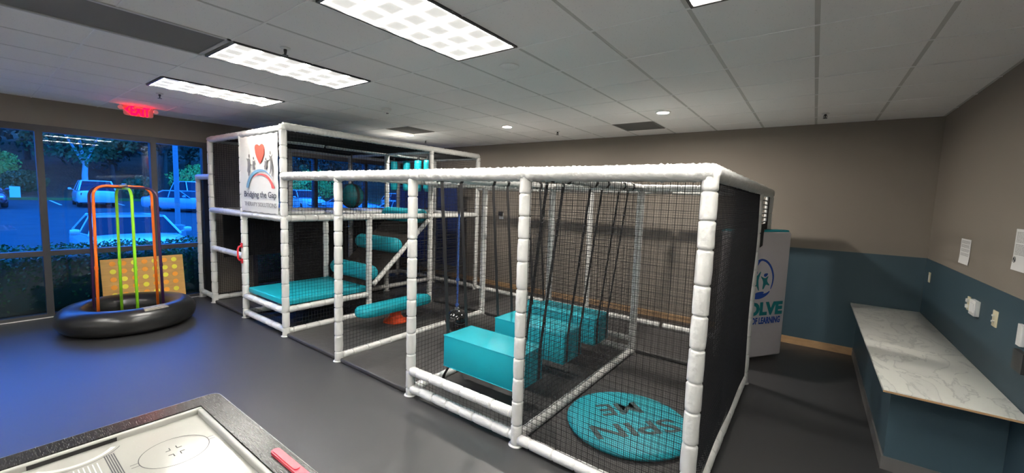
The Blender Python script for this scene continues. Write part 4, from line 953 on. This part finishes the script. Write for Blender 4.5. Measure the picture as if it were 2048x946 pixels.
def car(x, y, z, rz, label, paint, kind='sedan', group='parked cars'):
    e = empty('car', (0, 0, 0), label, 'car', group)
    suv = kind != 'sedan'; H = {'sedan': 1.38, 'suv': 1.68, 'van': 1.95}[kind]; L_ = 4.6; W = 0.92; belt = 0.93 if not suv else 1.02
    hood = 0.86 if not suv else 1.0
    # lower body: sections along x (front = +x)
    S = [(-2.30, 0.45, belt-0.12, 0.74), (-2.22, 0.30, belt-0.02, 0.86), (-1.9, 0.24, belt, W), (-1.2, 0.22, belt, W), (0.0, 0.22, belt, W), (0.75, 0.22, belt, W), (1.1, 0.22, hood+0.04, W), (1.8, 0.24, hood-0.04, W*0.97), (2.15, 0.28, hood-0.16, W*0.88), (2.30, 0.40, hood-0.34, W*0.70)]
    rings = []
    for sx_, zb_, zt_, w_ in S:
        rings.append([(sx_, -w_*0.92, zb_), (sx_, -w_, zb_+0.12), (sx_, -w_, zt_-0.22), (sx_, -w_*0.96, zt_-0.07), (sx_, -w_*0.82, zt_), (sx_, -w_*0.4, zt_+0.02), (sx_, w_*0.4, zt_+0.02), (sx_, w_*0.82, zt_), (sx_, w_*0.96, zt_-0.07), (sx_, w_, zt_-0.22), (sx_, w_, zb_+0.12), (sx_, w_*0.92, zb_)])
    bd_ = MB().ring(rings).obj('body', paint, e, smooth=True)
    bx = (-2.1, -1.55, 0.25, 0.98) if suv else (-1.75, -1.0, 0.0, 0.72)      # rear base, rear roof, front roof, front base
    wr, wb = 0.66, 0.84
    def cab(zt, off, names):
        pass
    # glasshouse
    gh = MB(); zb_ = belt-0.01; zt_ = H-0.05
    gh.add([(bx[0], -wb, zb_), (bx[3], -wb, zb_), (bx[3], wb, zb_), (bx[0], wb, zb_), (bx[1], -wr, zt_), (bx[2], -wr, zt_), (bx[2], wr, zt_), (bx[1], wr, zt_)], [(0,1,5,4), (1,2,6,5), (2,3,7,6), (3,0,4,7), (4,5,6,7)])
    gh.obj('windows', 'car_glass', e)
    rf = MB(); rf.ring([[(sx_, -wr*0.98, zt_-0.02), (sx_, -wr*0.9, zt_+0.03), (sx_, -wr*0.4, H), (sx_, wr*0.4, H), (sx_, wr*0.9, zt_+0.03), (sx_, wr*0.98, zt_-0.02)] for sx_ in (bx[1]-0.03, (bx[1]+bx[2])/2, bx[2]+0.03)])
    for s_ in (-1, 1):
        rf.tube([(bx[3], s_*wb, zb_), (bx[2], s_*wr, zt_+0.01)], 0.028, 6).tube([(bx[0], s_*wb, zb_), (bx[1], s_*wr, zt_+0.01)], 0.045, 6).tube([((bx[1]+bx[2])/2-0.1, s_*wb, zb_), ((bx[1]+bx[2])/2-0.1, s_*wr, zt_)], 0.03, 6)
        rf.tube([(bx[1], s_*wr, zt_), (bx[2], s_*wr, zt_)], 0.035, 6)
    rf.obj('roof', paint, e, smooth=True)
    for s_ in (-1, 1):
        m_ = MB().lathe([(0.0005, -0.09), (0.06, -0.08), (0.075, 0.0), (0.06, 0.07), (0.0005, 0.09)], (bx[3]-0.22, s_*(W+0.12), belt+0.08), 12, 'y').tube([(bx[3]-0.22, s_*W*0.9, belt), (bx[3]-0.22, s_*(W+0.08), belt+0.06)], 0.02, 6)
        m_.obj('mirror', paint, e, smooth=True)
        MB().box((2.02, s_*0.55-0.16, hood-0.32), (2.26, s_*0.55+0.16, hood-0.20)).obj('headlight', 'lamp_clear', bd_, smooth=True, bevel=0.03)
        MB().box((-2.29, s_*0.62-0.16, belt-0.30), (-2.15, s_*0.62+0.16, belt-0.14)).obj('tail_light', 'lamp_red', bd_, smooth=True, bevel=0.02)
        for wx2 in (-1.4, 1.4): MB().lathe([(0.20, -0.11), (0.31, -0.11), (0.33, -0.08), (0.33, 0.08), (0.31, 0.11), (0.20, 0.11)], (wx2, s_*(W-0.12), 0.33), 22, 'y').obj('wheel', 'tyre', e, smooth=True)
    MB().box((2.0, -0.35, hood-0.45), (2.315, 0.35, hood-0.33)).obj('grille', 'tyre', bd_, smooth=True, bevel=0.02)
    MB().box((-2.31, -0.26, belt-0.42), (-2.2, 0.26, belt-0.29)).obj('number_plate', 'car_white', bd_)
    e.location = (x, y, z); e.rotation_euler = (0, 0, rz)
    return e
car(-14.0, 2.62, gz(-14.0)-0.01, -0.02, 'pale car with its bonnet facing the window, right behind the hedge', 'car_white')
car(-38.5, 5.45, gz(-38.5), pi-0.05, 'small white car seen from behind far across the lot, left of the hoop stand top', 'car_white', 'suv')
car(-37.5, 0.70, gz(-37.5), 0.06, 'dark red car at the far left across the lot', 'car_dark')
car(-36.0, 10.3, gz(-36), 0.1, 'white van far across the lot near the right end of the first window', 'car_white', 'van')
car(-33.0, 9.0, gz(-33), 0.7, 'grey car in front of the white van across the lot', 'car_grey')
car(-34.0, 17.0, gz(-34), 0.0, 'white car seen through the tower nets, left of the window post', 'car_white', 'suv')
car(-30.0, 19.0, gz(-30), 0.2, 'grey car seen through the tower nets, right of the window post', 'car_grey')
car(-24.0, 19.5, gz(-24), 0.2, 'white car seen through the tower nets behind the punch bags', 'car_white')
car(-34.0, 27.0, gz(-34), 0.0, 'white car far right across the lot behind the tower', 'car_white', 'suv')
o = MB().lathe([(0.25, 0), (0.22, 0.5), (0.085, 0.55), (0.075, 9.0)], (-20, 5.12, gz(-20)-0.05), 16).obj('lamp_post', 'pole', smooth=True); tag(rooted(o, (-20, 5.12, gz(-20))), 'tall pale lamp post in the parking lot', 'lamp post')
o = MB().box((-45.5, 2.25, 0.6), (-45.45, 2.75, 1.55)).obj('lawn_sign', 'paper'); tag(rooted(o, (-45.5, 2.5, 0.6)), 'small pale sign on the bank at the left', 'sign')

def leaf_cloud(n, c, rad, size, seed, flat_=0.0, shell=0.45):
    rnd = random.Random(seed); mb = MB(); V = mb.v; F = mb.f
    for _ in range(n):
        while True:
            p = Vector((rnd.uniform(-1, 1), rnd.uniform(-1, 1), rnd.uniform(-1, 1)))
            if shell < p.length < 1: break
        q = Vector((p.x*rad[0], p.y*rad[1], p.z*rad[2]))
        q += Vector((noise.noise(q*0.35+Vector((seed, 0, 0))), noise.noise(q*0.35+Vector((0, seed, 0))), noise.noise(q*0.35)))*rad[0]*0.35
        q += Vector(c); s_ = size*rnd.uniform(0.6, 1.4)
        a = Vector((rnd.gauss(0, 1), rnd.gauss(0, 1), rnd.gauss(0, 1))).normalized(); b = a.orthogonal().normalized()*s_*0.5; a = a*s_
        k = len(V); V += [tuple(q-a*0.5), tuple(q+b*0.6), tuple(q+a*0.5), tuple(q-b*0.6)]; F.append((k, k+1, k+2, k+3))
    return mb
def tree(x, y, z, h, cr, leaf, bark, label, seed, n=5200, size=0.42, trunk_h=None):
    e = empty('tree', (0, 0, 0), label, 'tree', 'trees behind the parking lot')
    rnd = random.Random(seed); th = trunk_h or h*0.35; t = MB()
    lean = rnd.uniform(-0.3, 0.3)
    t.tube([(0, 0, -0.3), (lean*0.2, 0, th*0.5), (lean, 0.1, th)], [0.22, 0.18, 0.14], 10)
    for k in range(5):
        a = k*1.3+seed; q = h*0.4
        t.tube([(lean*0.6, 0, th*0.75), (lean+cos(a)*q*0.3, sin(a)*q*0.3, th+q*0.45), (lean+cos(a)*q*0.55, sin(a)*q*0.55, th+q*0.95)], [0.11, 0.07, 0.03], 7)
    t.obj('trunk', bark, e, smooth=True)
    leaf_cloud(n, (lean, 0, th+(h-th)*0.45), (cr, cr, (h-th)*0.62), size, seed).obj('crown', leaf, e)
    e.location = (x, y, z); return e
t1 = tree(-48, 0, 1.2, 11, 4.4, 'leaf_dark', 'bark', 'dark leafy tree on the bank, leftmost behind the window', 1)
t2 = tree(-47, 6.2, 0.9, 9, 3.6, 'leaf_mid', 'bark_pale', 'pale barked forked tree behind the hoop stand', 2, n=3000, size=0.36, trunk_h=3.4)
t3 = tree(-50, 12, 1.6, 12, 4.6, 'leaf_dark', 'bark', 'dark leafy tree behind the lamp post', 3)
spots = [(-54, -7, 3.5, 0, 'dark leafy tree high on the bank beyond the left window edge'), (-57, 4, 4.6, 1, 'dark leafy tree high on the bank in the left window'), (-56, 9.5, 4.4, 2, 'dark leafy tree high on the bank behind the pale barked tree'),
         (-58, 16, 5.0, 0, 'dark leafy tree high on the bank behind the white van'), (-52, 20, 2.4, 1, 'dark leafy tree on the bank in the first pane behind the tower'), (-58, 26, 5.0, 2, 'dark leafy tree high on the bank, middle of the panes behind the tower'),
         (-52, 33, 2.4, 0, 'dark leafy tree on the bank at the window post behind the tower'), (-58, 41, 5.0, 1, 'dark leafy tree on the bank behind the hanging ball'), (-52, 50, 2.4, 2, 'dark leafy tree on the bank behind the punch bags'), (-60, 60, 5.0, 0, 'dark leafy tree farthest right on the bank'),
         (-60, -2, 5.6, 2, 'dark leafy tree highest on the bank behind the dark red car'), (-62, 12, 6.5, 1, 'dark leafy tree highest on the bank behind the lamp post')]
for i, (x, y, z, k, l) in enumerate(spots):
    src = [t1, t3, t1][k]; o = copy_thing(src, (x, y, z-0.8), rz=i*1.3, label=l, group='trees behind the parking lot')
    if i >= 0: o.scale = (1.15, 1.15, 1.2)
def bush(x, y, z, r, leaf, label, seed, n=1500, size=0.22):
    e = empty('bush', (0, 0, 0), label, 'bush', 'bushes on the bank')
    t = MB()
    for k in range(6): a = k; t.tube([(0, 0, -0.2), (cos(a)*r*0.5, sin(a)*r*0.5, r*0.8)], [0.04, 0.015], 6)
    t.obj('stems', 'bark', e); leaf_cloud(n, (0, 0, r*0.7), (r, r*1.2, r*0.75), size, seed, shell=0.3).obj('foliage', leaf, e)
    e.location = (x, y, z); return e
bush(-49, 1.3, 2.2, 1.5, 'leaf_light', 'bright green bush on the bank in the left pane', 11)
bush(-47.6, 3.0, 1.2, 1.1, 'leaf_mid', 'green bush on the bank beside the window bar', 12)
bush(-48, 14.0, 1.4, 2.0, 'leaf_light', 'bright green bush behind the white van', 13)
bush(-49, 16.5, 2.6, 1.8, 'leaf_light', 'bright green bush above the white van', 14)
bush(-46, 24.0, 1.0, 2.4, 'leaf_light', 'bright green bush seen through the tower nets', 15, n=2400)
bush(-47, 9.5, 1.0, 1.2, 'leaf_mid', 'green bush left of the lamp post across the lot', 16)
# hedge outside the glass: one dense clipped row
h = MB(); rnd = random.Random(5)
for _ in range(26000):
    y = rnd.uniform(-3.0, 12.0); t = rnd.random()
    if t < 0.45: x, z = rnd.uniform(-10.25, -9.05), 0.86 + 0.05*noise.noise(Vector((y*2, 0, 0))) + rnd.gauss(0, 0.03)
    elif t < 0.9: x, z = -9.07 + rnd.gauss(0, 0.05) + 0.08*noise.noise(Vector((y*2, 3, 0))), 0.88 - abs(rnd.gauss(0, 0.32))
    else: x, z = rnd.uniform(-10.25, -9.3), rnd.uniform(0.35, 0.86)
    s_ = rnd.uniform(0.03, 0.06); a = Vector((rnd.gauss(0, 1), rnd.gauss(0, 1), rnd.gauss(0, 1))).normalized(); b = a.orthogonal()*s_*0.3; a = a*s_*0.5; q = Vector((x, y, z))
    k = len(h.v); h.v += [tuple(q-a), tuple(q+b), tuple(q+a), tuple(q-b)]; h.f.append((k, k+1, k+2, k+3))
HE = empty('hedge', (-9.7, 4.0, -0.05), 'dark green clipped hedge just outside the lower window panes', 'hedge')
h.obj('foliage', 'hedge', HE)
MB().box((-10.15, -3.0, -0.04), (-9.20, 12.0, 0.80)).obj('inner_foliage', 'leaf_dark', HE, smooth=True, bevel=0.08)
st = MB()
for k in range(40):
    y = -2.8 + k*0.37; x = -9.7 + rnd.gauss(0, 0.1)
    for j in range(3):
        a = rnd.uniform(0, 6.28); st.tube([(x, y, -0.1), (x+0.1*cos(a), y+0.1*sin(a), 0.2), (x+0.25*cos(a), y+0.25*sin(a), 0.5)], [0.014, 0.011, 0.006], 5)
st.obj('stems', 'bark', HE)
near = [(-51, -3.5, 1.6), (-51.5, 8.6, 1.8), (-50, 18.0, 1.8), (-50.5, 23.5, 1.6), (-50, 29.5, 1.6), (-50, 37.5, 1.6), (-50, 45.5, 1.6)]
nl = ['dark leafy tree on the bank over the dark red car', 'dark leafy tree on the bank right of the pale barked tree', 'dark leafy tree on the bank above the white van', 'dark leafy tree on the bank, first seen through the tower nets',
      'dark leafy tree on the bank, second seen through the tower nets', 'dark leafy tree on the bank behind the hanging teal ball', 'dark leafy tree on the bank behind the leftmost punch bag']
for i, ((x, y, z), l) in enumerate(zip(near, nl)):
    o = copy_thing([t1, t3][i % 2], (x, y, z-1.2), rz=2.1*i+0.7, label=l, group='trees behind the parking lot'); o.scale = (1.05, 1.05, 1.0)
